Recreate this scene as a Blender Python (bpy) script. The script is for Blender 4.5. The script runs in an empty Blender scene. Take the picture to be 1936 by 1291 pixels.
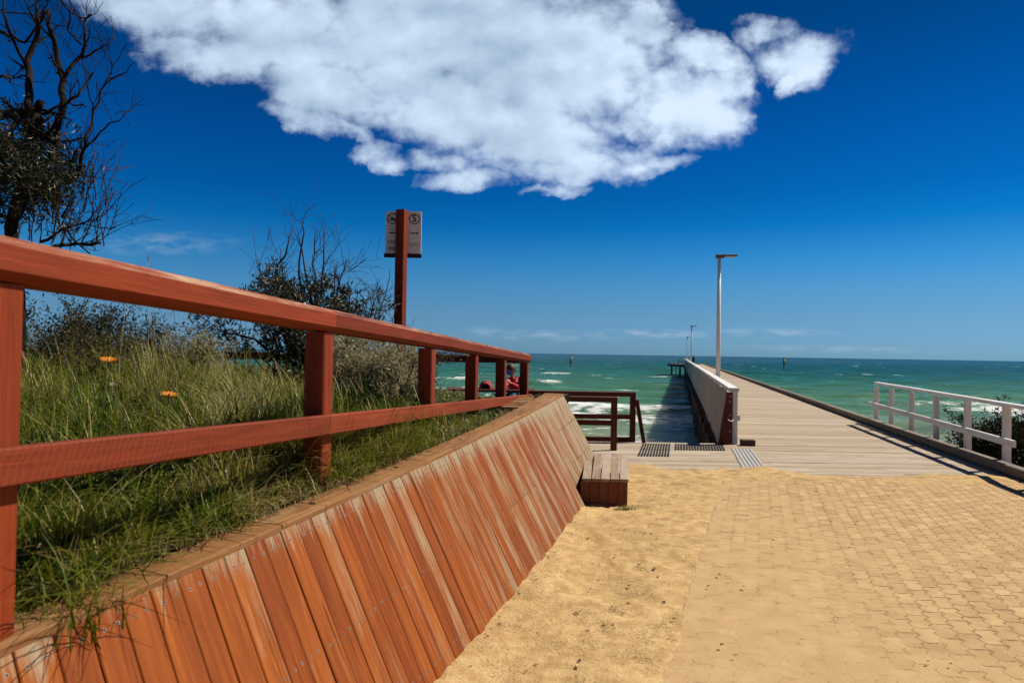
import bpy, math, random
import numpy as np
from mathutils import Vector, Matrix, noise as mnoise

random.seed(7)
rng = np.random.default_rng(7)
S = bpy.context.scene
COL = S.collection
R = math.radians

# ------------------------------------------------------------------ camera
FPX = 1291.0
PITCH = math.atan(21.5 / FPX)
ROLL = 0.016
CAM = Vector((0.0, 0.0, 1.65))
FWD = Vector((0, math.cos(PITCH), math.sin(PITCH)))
UP0 = Vector((0, -math.sin(PITCH), math.cos(PITCH)))
RIGHT = Vector((1, 0, 0)) * math.cos(ROLL) + UP0 * math.sin(ROLL)
UPV = UP0 * math.cos(ROLL) - Vector((1, 0, 0)) * math.sin(ROLL)
cd = bpy.data.cameras.new("camera")
cam = bpy.data.objects.new("camera", cd)
COL.objects.link(cam)
M3 = Matrix((RIGHT, UPV, -FWD)).transposed()
cam.matrix_world = Matrix.Translation(CAM) @ M3.to_4x4()
cd.sensor_width = 36.0
cd.lens = 36.0 * FPX / 1936.0
cd.clip_start = 0.05
cd.clip_end = 60000
cd.dof.use_dof = True
cd.dof.focus_distance = 6.2
cd.dof.aperture_fstop = 3.2
S.camera = cam


def ray(px, py):
    return FWD + RIGHT * ((px - 968.0) / FPX) + UPV * ((645.5 - py) / FPX)


def pt(px, py, d):
    r = ray(px, py)
    return CAM + r * (d / r.y)


def gp(px, py, z=0.0):
    r = ray(px, py)
    return CAM + r * ((z - CAM.z) / r.z)


# ------------------------------------------------------------------ sun and sky
SUN_DIR = Vector((0.61, 0.216, 0.763)).normalized()      # towards the sun
sd = bpy.data.lights.new("sun", 'SUN')
sd.energy = 4.6
sd.angle = R(0.53)
sd.color = (1.0, 0.92, 0.80)
sun = bpy.data.objects.new("sun", sd)
COL.objects.link(sun)
sun.rotation_euler = (-SUN_DIR).to_track_quat('-Z', 'Y').to_euler()

S.view_settings.view_transform = 'Standard'
S.view_settings.look = 'None'
S.view_settings.exposure = 0.6
S.view_settings.gamma = 1.0
S.cycles.use_denoising = True
S.cycles.max_bounces = 6
S.cycles.diffuse_bounces = 2
S.cycles.transparent_max_bounces = 8
S.cycles.caustics_reflective = False
S.cycles.caustics_refractive = False
S.cycles.sample_clamp_indirect = 6.0

W = bpy.data.worlds.new("World")
S.world = W
W.use_nodes = True
wt = W.node_tree
wt.nodes.clear()


class NT:
    """Small helper for building node trees."""

    def __init__(self, tree, k=1.0):
        self.t = tree
        self.k = k          # scales every colour given by value (real albedo for the exposure used)

    def n(self, typ, **kw):
        nd = self.t.nodes.new(typ)
        for k, v in kw.items():
            setattr(nd, k, v)
        return nd

    def link(self, a, b):
        self.t.links.new(a, b)

    def _in(self, sock, v):
        if hasattr(v, "is_output"):
            self.link(v, sock)
        elif v is not None:
            sock.default_value = v

    def math(self, op, a, b=None, c=None, clamp=False):
        nd = self.n('ShaderNodeMath', operation=op)
        nd.use_clamp = clamp
        self._in(nd.inputs[0], a)
        self._in(nd.inputs[1], b)
        self._in(nd.inputs[2], c)
        return nd.outputs[0]

    def vmath(self, op, a, b=None):
        nd = self.n('ShaderNodeVectorMath', operation=op)
        self._in(nd.inputs[0], a)
        self._in(nd.inputs[1], b)
        return nd.outputs['Value'] if op in ('LENGTH', 'DOT_PRODUCT') else nd.outputs['Vector']

    def mapping(self, v, loc=(0, 0, 0), rot=(0, 0, 0), scale=(1, 1, 1), typ='POINT'):
        nd = self.n('ShaderNodeMapping', vector_type=typ)
        self.link(v, nd.inputs['Vector'])
        nd.inputs['Location'].default_value = loc
        nd.inputs['Rotation'].default_value = rot
        nd.inputs['Scale'].default_value = scale
        return nd.outputs[0]

    def noise(self, v, scale, detail=4, rough=0.55, dist=0.0, color=False, dims='3D'):
        nd = self.n('ShaderNodeTexNoise', noise_dimensions=dims)
        if v is not None:
            self.link(v, nd.inputs['Vector'])
        nd.inputs['Scale'].default_value = scale
        nd.inputs['Detail'].default_value = detail
        nd.inputs['Roughness'].default_value = rough
        nd.inputs['Distortion'].default_value = dist
        return nd.outputs['Color'] if color else nd.outputs[0]

    def sstep(self, v, lo, hi, a=0.0, b=1.0):
        nd = self.n('ShaderNodeMapRange', interpolation_type='SMOOTHSTEP')
        self._in(nd.inputs[0], v)
        nd.inputs[1].default_value = lo
        nd.inputs[2].default_value = hi
        nd.inputs[3].default_value = a
        nd.inputs[4].default_value = b
        return nd.outputs[0]

    def mix(self, f, a, b, blend='MIX'):
        nd = self.n('ShaderNodeMix', data_type='RGBA', blend_type=blend)
        self._in(nd.inputs[0], f)
        k = self.k
        self._in(nd.inputs[6], a if hasattr(a, "is_output") else (a[0] * k, a[1] * k, a[2] * k, 1.0))
        self._in(nd.inputs[7], b if hasattr(b, "is_output") else (b[0] * k, b[1] * k, b[2] * k, 1.0))
        return nd.outputs[2]

    def ramp(self, f, stops):
        nd = self.n('ShaderNodeValToRGB')
        self.link(f, nd.inputs[0])
        el = nd.color_ramp.elements
        while len(el) < len(stops):
            el.new(0.5)
        for e, (p, c) in zip(el, stops):
            e.position = p
            e.color = (c[0] * self.k, c[1] * self.k, c[2] * self.k, 1.0)
        return nd.outputs[0]

    def combine(self, x, y, z=0.0):
        nd = self.n('ShaderNodeCombineXYZ')
        self._in(nd.inputs[0], x)
        self._in(nd.inputs[1], y)
        self._in(nd.inputs[2], z)
        return nd.outputs[0]

    def sep(self, v):
        nd = self.n('ShaderNodeSeparateXYZ')
        self.link(v, nd.inputs[0])
        return nd.outputs

    def attr(self, name, out='Fac'):
        nd = self.n('ShaderNodeAttribute', attribute_name=name)
        return nd.outputs[out]


def build_sky():
    q = NT(wt)
    out = q.n('ShaderNodeOutputWorld')
    bg = q.n('ShaderNodeBackground')
    q.link(bg.outputs[0], out.inputs[0])
    bg.inputs[1].default_value = 0.056
    sky = q.n('ShaderNodeTexSky', sky_type='NISHITA')
    sky.sun_disc = False
    sky.sun_elevation = math.asin(SUN_DIR.z)
    sky.sun_rotation = math.atan2(SUN_DIR.x, SUN_DIR.y)
    sky.altitude = 0.0
    sky.air_density = 1.0
    sky.dust_density = 0.3
    sky.ozone_density = 3.0
    gen = q.n('ShaderNodeTexCoord').outputs['Generated']
    x, y, z = q.sep(gen)
    # deep polarised blue: tint by elevation
    tint = q.ramp(q.math('MAXIMUM', z, 0.0), [(0.0, (.27, .60, 1.16)), (.029, (.27, .57, 1.08)), (.056, (.275, .555, .93)), (.098, (.20, .58, .96)), (.135, (.105, .55, .96)),
                                              (.179, (.012, .43, .90)), (.22, (.004, .355, .81)), (.287, (.003, .305, .75)), (.346, (.002, .262, .65)), (.418, (0.0, .22, .50)), (1.0, (0.0, .15, .34))])
    base = q.mix(1.0, sky.outputs[0], tint, 'MULTIPLY')
    ys = q.math('MAXIMUM', y, 0.05)
    u = q.math('DIVIDE', x, ys)
    v = q.math('DIVIDE', z, ys)
    uv = q.combine(u, v, 0.0)
    blobs = [(800, 40, 400, 150, 0), (560, 70, 300, 85, -8), (300, 20, 200, 50, -14), (360, 105, 95, 48, -10), (1010, 110, 270, 170, 0),
             (600, 175, 130, 80, -20), (840, 190, 260, 100, -15), (1000, 260, 160, 80, 0), (1030, 318, 170, 40, 2), (690, 298, 60, 22, 10),
             (815, 306, 70, 22, 0), (625, 262, 70, 20, -25), (1275, 195, 150, 85, -5), (1345, 215, 80, 60, 0), (1240, 258, 85, 32, 20),
             (1320, 92, 95, 48, -15), (1440, 45, 60, 42, 0), (1520, 80, 100, 52, 10), (1490, 122, 26, 34, 0), (1190, 313, 70, 16, 5),
             (1115, 322, 50, 14, 5), (1022, 368, 55, 10, 8), (720, 318, 50, 24, 0), (1200, 40, 80, 50, 0), (560, 235, 90, 34, -20), (900, 345, 120, 26, 3), (1330, 160, 90, 60, 20), (420, 110, 90, 60, -10), (1390, 215, 50, 30, 0), (1235, 300, 60, 26, 0), (1060, 365, 70, 16, 5)]
    wa = q.vmath('SUBTRACT', q.noise(uv, 4.5, 2, .5, color=True), (.5, .5, .5))
    wb = q.vmath('SUBTRACT', q.noise(uv, 15, 5, .65, color=True), (.5, .5, .5))
    wuv = q.vmath('ADD', uv, q.vmath('ADD', q.vmath('MULTIPLY', wa, (.13, .08, 0)), q.vmath('MULTIPLY', wb, (.085, .055, 0))))
    M = None
    for (cx, cy, rx, ry, rot) in blobs:
        m = q.mapping(wuv, ((cx - 968) / FPX, (667 - cy) / FPX, 0), (0, 0, R(rot)), (rx / FPX, ry / FPX, 1), 'TEXTURE')
        f = q.math('SUBTRACT', 1.0, q.vmath('LENGTH', m))
        w_ = min(1.0, max(.22, ry / 75.0))
        if w_ < 1:              # small scraps stay thin
            f = q.math('MINIMUM', f, q.math('MULTIPLY', f, w_))
        M = f if M is None else q.math('MAXIMUM', M, f)
    pn = q.mapping(uv, (3.1, 1.7, 0), (0, 0, R(-10)), (1.0, 1.35, 1))
    pn2 = q.mapping(uv, (3.1 + 0.020, 1.7 + 0.028, 0), (0, 0, R(-10)), (1.0, 1.35, 1))
    n1 = q.noise(pn, 10.0, 10, 0.56, 0.0)
    n2 = q.noise(pn2, 10.0, 4, 0.5, 0.0)
    n3 = q.noise(pn, 10.0, 4, 0.5, 0.0)
    nb = q.noise(pn, 2.6, 3, 0.5, 0.0)
    fld = q.math('ADD', q.math('MULTIPLY', q.math('MINIMUM', M, 0.60), 1.15), q.math('MULTIPLY', q.math('SUBTRACT', n1, 0.5), 1.75))
    dens = q.math('MULTIPLY', q.sstep(fld, -0.16, 0.56), .97)
    # sunlit side of the billows bright, thick undersides grey-blue
    lit = q.math('ADD', 0.66, q.math('MULTIPLY', q.math('SUBTRACT', n3, n2), 1.7))
    lit = q.math('ADD', lit, q.math('MULTIPLY', q.math('SUBTRACT', nb, 0.5), 1.9))
    lit = q.math('ADD', lit, q.math('MULTIPLY', q.math('SUBTRACT', 0.75, dens), .55))
    lit = q.math('ADD', lit, q.math('MULTIPLY', q.math('MINIMUM', u, 0.1), 0.75), clamp=True)
    ccol = q.mix(lit, (4.3, 5.9, 7.8), (8.7, 10.5, 12.8))
    # faint streaks low over the sea
    faint = [(300, 482, 170, 26, 2, .32), (1030, 632, 200, 13, 0, .45), (1240, 622, 150, 11, 0, .5), (1470, 614, 140, 12, 0, .6), (1600, 640, 260, 9, 0, .35), (920, 628, 60, 12, 0, .3)]
    M2 = None
    for (cx, cy, rx, ry, rot, a) in faint:
        m = q.mapping(uv, ((cx - 968) / FPX, (667 - cy) / FPX + (968 - cx) / FPX * 0.016, 0), (0, 0, R(rot)), (rx / FPX, ry / FPX, 1), 'TEXTURE')
        f = q.math('MULTIPLY', q.math('SUBTRACT', 1.0, q.vmath('LENGTH', m), clamp=True), a)
        M2 = f if M2 is None else q.math('MAXIMUM', M2, f)
    nf = q.noise(q.mapping(uv, (0, 0, 0), (0, 0, 0), (1, 3.2, 1)), 26, 6, 0.6)
    d2 = q.math('MULTIPLY', q.math('MULTIPLY', M2, q.sstep(nf, 0.36, 0.68)), 1.35, clamp=True)
    c1 = q.mix(dens, base, ccol)
    c2 = q.mix(d2, c1, (4.8, 6.5, 8.2))
    q.link(c2, bg.inputs[0])


build_sky()


# ------------------------------------------------------------------ object helpers
def tag(o, label=None, cat=None, group=None, kind=None):
    if label:
        o["label"] = label
    if cat:
        o["category"] = cat
    if group:
        o["group"] = group
    if kind:
        o["kind"] = kind
    return o


def empty(name, loc=(0, 0, 0), label=None, cat=None, group=None):
    o = bpy.data.objects.new(name, None)
    COL.objects.link(o)
    o.location = loc
    o.empty_display_size = 0.1
    return tag(o, label, cat, group)


def copy_tree(o, parent=None):
    c = o.copy()
    COL.objects.link(c)
    c.parent = parent
    for ch in list(o.children):
        copy_tree(ch, c)
    return c


class MB:
    """Collects geometry in world space, then links it as ONE mesh object."""

    def __init__(self):
        self.v, self.f, self.uv, self.tint, self.wear, self.mi = [], [], [], [], [], []
        self.smooth = []
        self.along = {}

    def face(self, idx, uvs, tint=0.0, wear=0.0, mi=0, smooth=False):
        self.f.append(idx)
        self.uv.extend(uvs)
        self.tint.append(tint)
        self.wear.append(wear)
        self.mi.append(mi)
        self.smooth.append(smooth)

    def poly(self, pts, tint=0.0, wear=0.0, mi=0, smooth=False, uvs=None):
        b = len(self.v)
        self.v.extend([tuple(p) for p in pts])
        self.face(list(range(b, b + len(pts))), uvs or [(p[0], p[1]) for p in pts], tint, wear, mi, smooth)

    def beam(self, p0, p1, w, h, up=(0, 0, 1), ch=0.006, tint=None, wear=(0, 0), mi=0, endcut=None, segs=1, warp=0.0):
        """A bar from p0 to p1 (centre line), w across, h along up; chamfered edges. wear=(sides, top)."""
        p0, p1, up = Vector(p0), Vector(p1), Vector(up)
        t = (p1 - p0)
        L = t.length
        t = t / L
        s = t.cross(up).normalized()
        u = s.cross(t).normalized()
        if tint is None:
            tint = random.random()
        a, b = w / 2, h / 2
        c = min(ch, a * .6, b * .6)
        prof = [(-a + c, -b), (a - c, -b), (a, -b + c), (a, b - c), (a - c, b), (-a + c, b), (-a, b - c), (-a, -b + c)]
        isup = [0, 0, 0, 1, 1, 1, 0, 0]
        ou, ov = random.random() * 50, random.random() * 50
        base = len(self.v)
        for k in range(segs + 1):
            f = k / segs
            P = p0 + t * (L * f)
            if warp and 0 < k < segs:
                P = P + u * random.uniform(-warp, warp) + s * random.uniform(-warp, warp)
            for (x, y) in prof:
                self.v.append(tuple(P + s * x + u * y))
        per = [0.0]
        for k in range(8):
            x0, y0 = prof[k]
            x1, y1 = prof[(k + 1) % 8]
            per.append(per[-1] + math.hypot(x1 - x0, y1 - y0))
        for g in range(segs):
            l0, l1 = L * g / segs + ou, L * (g + 1) / segs + ou
            for k in range(8):
                k2 = (k + 1) % 8
                q0 = base + g * 8
                q1 = q0 + 8
                wv = wear[0] + (wear[1] - wear[0]) * isup[k]
                self.face([q0 + k, q0 + k2, q1 + k2, q1 + k], [(l0, per[k] + ov), (l0, per[k + 1] + ov), (l1, per[k + 1] + ov), (l1, per[k] + ov)], tint, wv, mi)
        e = base + segs * 8
        self.face([base + k for k in range(7, -1, -1)], [(ou + prof[k][0] * .4, ov + prof[k][1]) for k in range(7, -1, -1)], tint, wear[0], mi)
        self.face([e + k for k in range(8)], [(ou + prof[k][0] * .4, ov + prof[k][1]) for k in range(8)], tint, wear[0], mi)

    def box(self, lo, hi, tint=None, wear=(0, 0), mi=0, ch=0.006):
        lo, hi = Vector(lo), Vector(hi)
        c = (lo + hi) / 2
        d = hi - lo
        if d.z >= d.x and d.z >= d.y:
            self.beam((c.x, c.y, lo.z), (c.x, c.y, hi.z), d.x, d.y, (0, 1, 0), ch, tint, (wear[0], wear[0]), mi)
        elif d.x >= d.y:
            self.beam((lo.x, c.y, c.z), (hi.x, c.y, c.z), d.y, d.z, (0, 0, 1), ch, tint, wear, mi)
        else:
            self.beam((c.x, lo.y, c.z), (c.x, hi.y, c.z), d.x, d.z, (0, 0, 1), ch, tint, wear, mi)

    def tube(self, pts, rad, sides=6, tint=None, cap=True, mi=0, wear=0.0):
        pts = [Vector(p) for p in pts]
        n = len(pts)
        if not hasattr(rad, '__len__'):
            rad = [rad] * n
        if tint is None:
            tint = random.random()
        base = len(self.v)
        ref = None
        ou, ov = random.random() * 50, random.random() * 50
        acc = [0.0]
        for i in range(n):
            a = pts[max(i - 1, 0)]
            b = pts[min(i + 1, n - 1)]
            t = (b - a)
            if t.length < 1e-9:
                t = Vector((0, 0, 1))
            t.normalize()
            if ref is None:
                ref = Vector((1, 0, 0)) if abs(t.x) < .8 else Vector((0, 1, 0))
            s = t.cross(ref).normalized()
            ref = s.cross(t).normalized()
            for k in range(sides):
                an = 2 * math.pi * k / sides
                self.v.append(tuple(pts[i] + s * (math.cos(an) * rad[i]) + ref * (math.sin(an) * rad[i])))
            if i:
                acc.append(acc[-1] + (pts[i] - pts[i - 1]).length)
        for i in range(n - 1):
            for k in range(sides):
                k2 = (k + 1) % sides
                q0, q1 = base + i * sides, base + (i + 1) * sides
                v0, v1 = ov + k * rad[i], ov + (k + 1) * rad[i]
                self.face([q0 + k, q0 + k2, q1 + k2, q1 + k], [(acc[i] + ou, v0), (acc[i] + ou, v1), (acc[i + 1] + ou, v1), (acc[i + 1] + ou, v0)], tint, wear, mi, sides > 4)
        if cap:
            self.face([base + k for k in range(sides - 1, -1, -1)], [(ou, ov)] * sides, tint, wear, mi)
            e = base + (n - 1) * sides
            self.face([e + k for k in range(sides)], [(ou, ov)] * sides, tint, wear, mi)

    def disc(self, c, nrm, r, sides=8, th=0.004, tint=0.5, mi=0):
        c, nrm = Vector(c), Vector(nrm).normalized()
        self.tube([c, c + nrm * th], r, sides, tint, True, mi)

    def ring(self, c, nrm, r0, r1, sides=28, th=0.003, tint=0.5, mi=0):
        c, nrm = Vector(c), Vector(nrm).normalized()
        ref = Vector((0, 0, 1)) if abs(nrm.z) < .9 else Vector((1, 0, 0))
        s = nrm.cross(ref).normalized()
        t = s.cross(nrm)
        b = len(self.v)
        for k in range(sides):
            an = 2 * math.pi * k / sides
            d = s * math.cos(an) + t * math.sin(an)
            for (r, h) in ((r0, th), (r1, th), (r1, 0), (r0, 0)):
                self.v.append(tuple(c + d * r + nrm * h))
        for k in range(sides):
            k2 = (k + 1) % sides
            for j in range(4):
                j2 = (j + 1) % 4
                self.face([b + k * 4 + j, b + k * 4 + j2, b + k2 * 4 + j2, b + k2 * 4 + j], [(0, 0)] * 4, tint, 0, mi)

    def blade(self, p, d, L, w, bend, tint, segs=3, mi=0):
        """A grass blade / strap leaf."""
        p, d = Vector(p), Vector(d)
        s = Vector((d.y, -d.x, 0))
        if s.length < 1e-4:
            s = Vector((1, 0, 0))
        s.normalize()
        b = len(self.v)
        for k in range(segs + 1):
            f = k / segs
            q = p + Vector((0, 0, 1)) * (L * f * (1 - bend * .5 * f)) + d * (L * bend * f * f)
            ww = w * (1 - f) ** .7 * .5 + .0004
            self.v.append(tuple(q - s * ww))
            self.v.append(tuple(q + s * ww))
        for k in range(segs):
            self.face([b + 2 * k, b + 2 * k + 1, b + 2 * k + 3, b + 2 * k + 2], [(0, 0)] * 4, tint, 0, mi, True)

    def leaf(self, p, d, n, L, w, tint, mi=0):
        """A pointed leaf of two faces folded along its rib."""
        p, d, n = Vector(p), Vector(d).normalized(), Vector(n)
        s = d.cross(n)
        if s.length < 1e-3:
            s = d.orthogonal()
        s.normalize()
        nn = s.cross(d)
        m = p + d * (L * .5) - nn * (w * .15)
        b = len(self.v)
        tip = p + d * L - nn * (L * .12)
        self.v.extend([tuple(p), tuple(m + s * (w / 2) + nn * (w * .25)), tuple(tip), tuple(m - s * (w / 2) + nn * (w * .25)), tuple(m)])
        self.face([b, b + 1, b + 2, b + 4], [(0, 0)] * 4, tint, 0, mi)
        self.face([b, b + 4, b + 2, b + 3], [(0, 0)] * 4, tint, 0, mi)

    def build(self, name, mats, parent=None, origin=None):
        me = bpy.data.meshes.new(name)
        org = Vector(origin) if origin is not None else (parent.matrix_world.translation.copy() if parent is not None else Vector((0, 0, 0)))
        if parent is not None:
            org = parent_loc(parent)
        vv = [(a - org.x, b - org.y, c - org.z) for (a, b, c) in self.v]
        me.from_pydata(vv, [], self.f)
        uvl = me.uv_layers.new(name="UVMap")
        flat = np.array(self.uv, dtype=np.float32).ravel()
        uvl.data.foreach_set("uv", flat)
        at = me.attributes.new("tint", 'FLOAT', 'FACE')
        at.data.foreach_set("value", np.array(self.tint, dtype=np.float32))
        aw = me.attributes.new("wear", 'FLOAT', 'FACE')
        aw.data.foreach_set("value", np.array(self.wear, dtype=np.float32))
        if self.along:
            al = np.full(len(self.v), .5, dtype=np.float32)
            al[list(self.along.keys())] = list(self.along.values())
            at = me.attributes.new("along", 'FLOAT', 'POINT')
            at.data.foreach_set("value", al)
        me.polygons.foreach_set("material_index", np.array(self.mi, dtype=np.int32))
        me.polygons.foreach_set("use_smooth", np.array(self.smooth, dtype=bool))
        for m in (mats if isinstance(mats, (list, tuple)) else [mats]):
            me.materials.append(m)
        o = bpy.data.objects.new(name, me)
        COL.objects.link(o)
        if parent is not None:
            o.parent = parent
        else:
            o.location = org
        me.update()
        return o


def parent_loc(o):
    p = Vector((0, 0, 0))
    while o is not None:
        p += Vector(o.location)
        o = o.parent
    return p


def grid_mesh(name, P, mat, attrs=None, smooth=True):
    """P: (rows, cols, 3) array -> one grid mesh with optional vertex attributes."""
    r, c, _ = P.shape
    me = bpy.data.meshes.new(name)
    me.vertices.add(r * c)
    me.vertices.foreach_set("co", P.reshape(-1).astype(np.float32))
    i = np.arange(r * c).reshape(r, c)
    q = np.stack([i[:-1, :-1], i[:-1, 1:], i[1:, 1:], i[1:, :-1]], -1).reshape(-1, 4)
    nf = len(q)
    me.loops.add(nf * 4)
    me.loops.foreach_set("vertex_index", q.reshape(-1).astype(np.int32))
    me.polygons.add(nf)
    me.polygons.foreach_set("loop_start", np.arange(0, nf * 4, 4, dtype=np.int32))
    me.polygons.foreach_set("loop_total", np.full(nf, 4, dtype=np.int32))
    me.polygons.foreach_set("use_smooth", np.full(nf, smooth, dtype=bool))
    for k, a in (attrs or {}).items():
        at = me.attributes.new(k, 'FLOAT', 'POINT')
        at.data.foreach_set("value", a.reshape(-1).astype(np.float32))
    me.materials.append(mat)
    me.update(calc_edges=True)
    me.validate()
    o = bpy.data.objects.new(name, me)
    COL.objects.link(o)
    return o


# value noise on numpy arrays
_perm = rng.random((256, 256))


def vnoise(x, y):
    xi, yi = np.floor(x).astype(int), np.floor(y).astype(int)
    fx, fy = x - xi, y - yi
    fx, fy = fx * fx * (3 - 2 * fx), fy * fy * (3 - 2 * fy)
    g = lambda a, b: _perm[a & 255, b & 255]
    return (g(xi, yi) * (1 - fx) + g(xi + 1, yi) * fx) * (1 - fy) + (g(xi, yi + 1) * (1 - fx) + g(xi + 1, yi + 1) * fx) * fy


def fbm(x, y, o=4):
    s, a, t = 0, 1, 0
    for k in range(o):
        s = s + a * vnoise(x * 2 ** k + 17.3 * k, y * 2 ** k + 9.1 * k)
        t += a
        a *= .55
    return s / t


def sst(x, a, b):
    t = np.clip((x - a) / (b - a), 0, 1)
    return t * t * (3 - 2 * t)


# ------------------------------------------------------------------ materials
def new_mat(name):
    m = bpy.data.materials.new(name)
    m.use_nodes = True
    q = NT(m.node_tree, 0.62)
    bsdf = m.node_tree.nodes["Principled BSDF"]
    return m, q, bsdf


def bump(q, bsdf, h, strength=0.4, dist=0.01):
    b = q.n('ShaderNodeBump')
    b.inputs['Strength'].default_value = strength
    b.inputs['Distance'].default_value = dist
    q.link(h, b.inputs['Height'])
    q.link(b.outputs[0], bsdf.inputs['Normal'])


def wood(name, dark, light, grey, wear0=0.0, wear_tint=0.3, rough=0.62, spec=0.35, bands=False, dirt=0.3, tip=False):
    """dark/light: the two grain colours; grey: the weathered colour; wear0 = how much of it everywhere."""
    m, q, b = new_mat(name)
    uv = q.n('ShaderNodeUVMap', uv_map="UVMap").outputs[0]
    tint, wear = q.attr("tint"), q.attr("wear")
    g1 = q.noise(q.mapping(uv, scale=(2.2, 55, 1)), 1.0, 5, 0.62, 0.6)
    g2 = q.noise(q.mapping(uv, scale=(0.9, 12, 1)), 1.0, 3, 0.55, 0.4)
    fine = q.noise(q.mapping(uv, scale=(14, 420, 1)), 1.0, 2, 0.5)
    pat = q.noise(q.mapping(uv, (7, 3, 0), scale=(1.3, 7.0, 1)), 1.0, 5, 0.62, 0.5)
    col = q.mix(q.math('ADD', q.math('MULTIPLY', q.sstep(g1, .22, .78), .75), q.math('MULTIPLY', q.math('SUBTRACT', tint, .3), .55), clamp=True), dark, light)
    col = q.mix(q.math('MULTIPLY', q.sstep(g2, .35, .7), .45), col, tuple(c * .62 for c in dark))
    # weathering: grey, follows the grain; comes in patches
    wv = q.math('ADD', wear, q.math('MULTIPLY', q.math('SUBTRACT', tint, .5), wear_tint))
    wv = q.math('ADD', wv, wear0)
    if tip:   # boards bleach from their exposed upper end, and in long streaks
        al = q.math('ADD', q.attr("along"), q.math('MULTIPLY', q.math('SUBTRACT', g1, .5), .22))
        wv = q.math('ADD', wv, q.math('MULTIPLY', q.sstep(al, .84, 1.0), .55))
        st = q.noise(q.mapping(uv, (3, 5, 0), scale=(1.0, 26, 1)), 1.0, 4, .6, .3)
        wv = q.math('ADD', wv, q.math('MULTIPLY', q.math('SUBTRACT', st, .5), .65))
    wmask = q.math('ADD', wv, q.math('ADD', q.math('MULTIPLY', q.math('SUBTRACT', pat, .5), 1.5), q.math('MULTIPLY', q.math('SUBTRACT', g1, .5), 1.3)))
    brk = q.noise(q.mapping(uv, (5, 8, 0), scale=(7, 150, 1)), 1.0, 4, .7)
    wmask = q.sstep(q.math('ADD', wmask, q.math('MULTIPLY', q.math('SUBTRACT', brk, .5), .95)), .12, .92)
    gcol = q.mix(g1, tuple(c * .62 for c in grey), grey)
    col = q.mix(wmask, col, gcol)
    # dirt spots
    sp = q.noise(q.mapping(uv, (1, 9, 0), scale=(9, 22, 1)), 1.0, 4, 0.7)
    col = q.mix(q.math('MULTIPLY', q.sstep(sp, .62, .78), dirt), col, tuple(c * .35 for c in dark))
    crk = q.sstep(q.noise(q.mapping(uv, (11, 2, 0), scale=(1.1, 48, 1)), 1.0, 3, .65, .5), .655, .70)
    col = q.mix(q.math('MULTIPLY', crk, .6), col, tuple(c * .22 for c in dark))
    h = q.math('SUBTRACT', q.math('ADD', q.math('MULTIPLY', g1, .7), q.math('MULTIPLY', fine, .5)), q.math('MULTIPLY', crk, .8))
    if bands:
        wvn = q.n('ShaderNodeTexWave', wave_type='BANDS', bands_direction='X')
        q.link(q.mapping(uv, rot=(0, 0, R(18)), scale=(1, 1, 1)), wvn.inputs[0])
        wvn.inputs['Scale'].default_value = 13
        wvn.inputs['Distortion'].default_value = 7.0
        wvn.inputs['Detail'].default_value = 2
        col = q.mix(q.math('MULTIPLY', wvn.outputs['Fac'], .13), col, tuple(min(1, c * 1.5 + .03) for c in light))
        h = q.math('ADD', h, q.math('MULTIPLY', wvn.outputs['Fac'], .25))
    q.link(col, b.inputs['Base Color'])
    q.link(q.math('ADD', rough, q.math('MULTIPLY', wmask, .22), clamp=True), b.inputs['Roughness'])
    b.inputs['Specular IOR Level'].default_value = spec
    bump(q, b, h, .5, .004)
    return m


def plain(name, col, rough=0.6, metal=0.0, spec=0.4, var=0.18, scale=6.0, bumpy=0.15):
    m, q, b = new_mat(name)
    co = q.n('ShaderNodeTexCoord').outputs['Object']
    nz = q.noise(co, scale, 5, .6)
    fine = q.noise(co, scale * 9, 3, .6)
    c = q.mix(q.math('MULTIPLY', nz, 1.0), tuple(x * (1 - var) for x in col), tuple(min(1, x * (1 + var)) for x in col))
    q.link(c, b.inputs['Base Color'])
    b.inputs['Roughness'].default_value = rough
    b.inputs['Metallic'].default_value = metal
    b.inputs['Specular IOR Level'].default_value = spec
    if bumpy:
        bump(q, b, q.math('ADD', nz, q.math('MULTIPLY', fine, .4)), bumpy, .005)
    return m


def leafmat(name, stops, rough=0.55, trans=0.25, spec=.3):
    m, q, b = new_mat(name)
    col = q.ramp(q.attr("tint"), stops)
    co = q.n('ShaderNodeTexCoord').outputs['Object']
    nz = q.noise(co, 40, 2, .5)
    col = q.mix(q.math('MULTIPLY', nz, .5), col, tuple(c * .5 for c in stops[0][1]))
    q.link(col, b.inputs['Base Color'])
    b.inputs['Roughness'].default_value = rough
    b.inputs['Specular IOR Level'].default_value = spec
    tr = q.n('ShaderNodeBsdfTranslucent')
    q.link(col, tr.inputs[0])
    mx = q.n('ShaderNodeMixShader')
    mx.inputs[0].default_value = trans
    q.link(b.outputs[0], mx.inputs[1])
    q.link(tr.outputs[0], mx.inputs[2])
    q.link(mx.outputs[0], m.node_tree.nodes["Material Output"].inputs[0])
    return m


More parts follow.
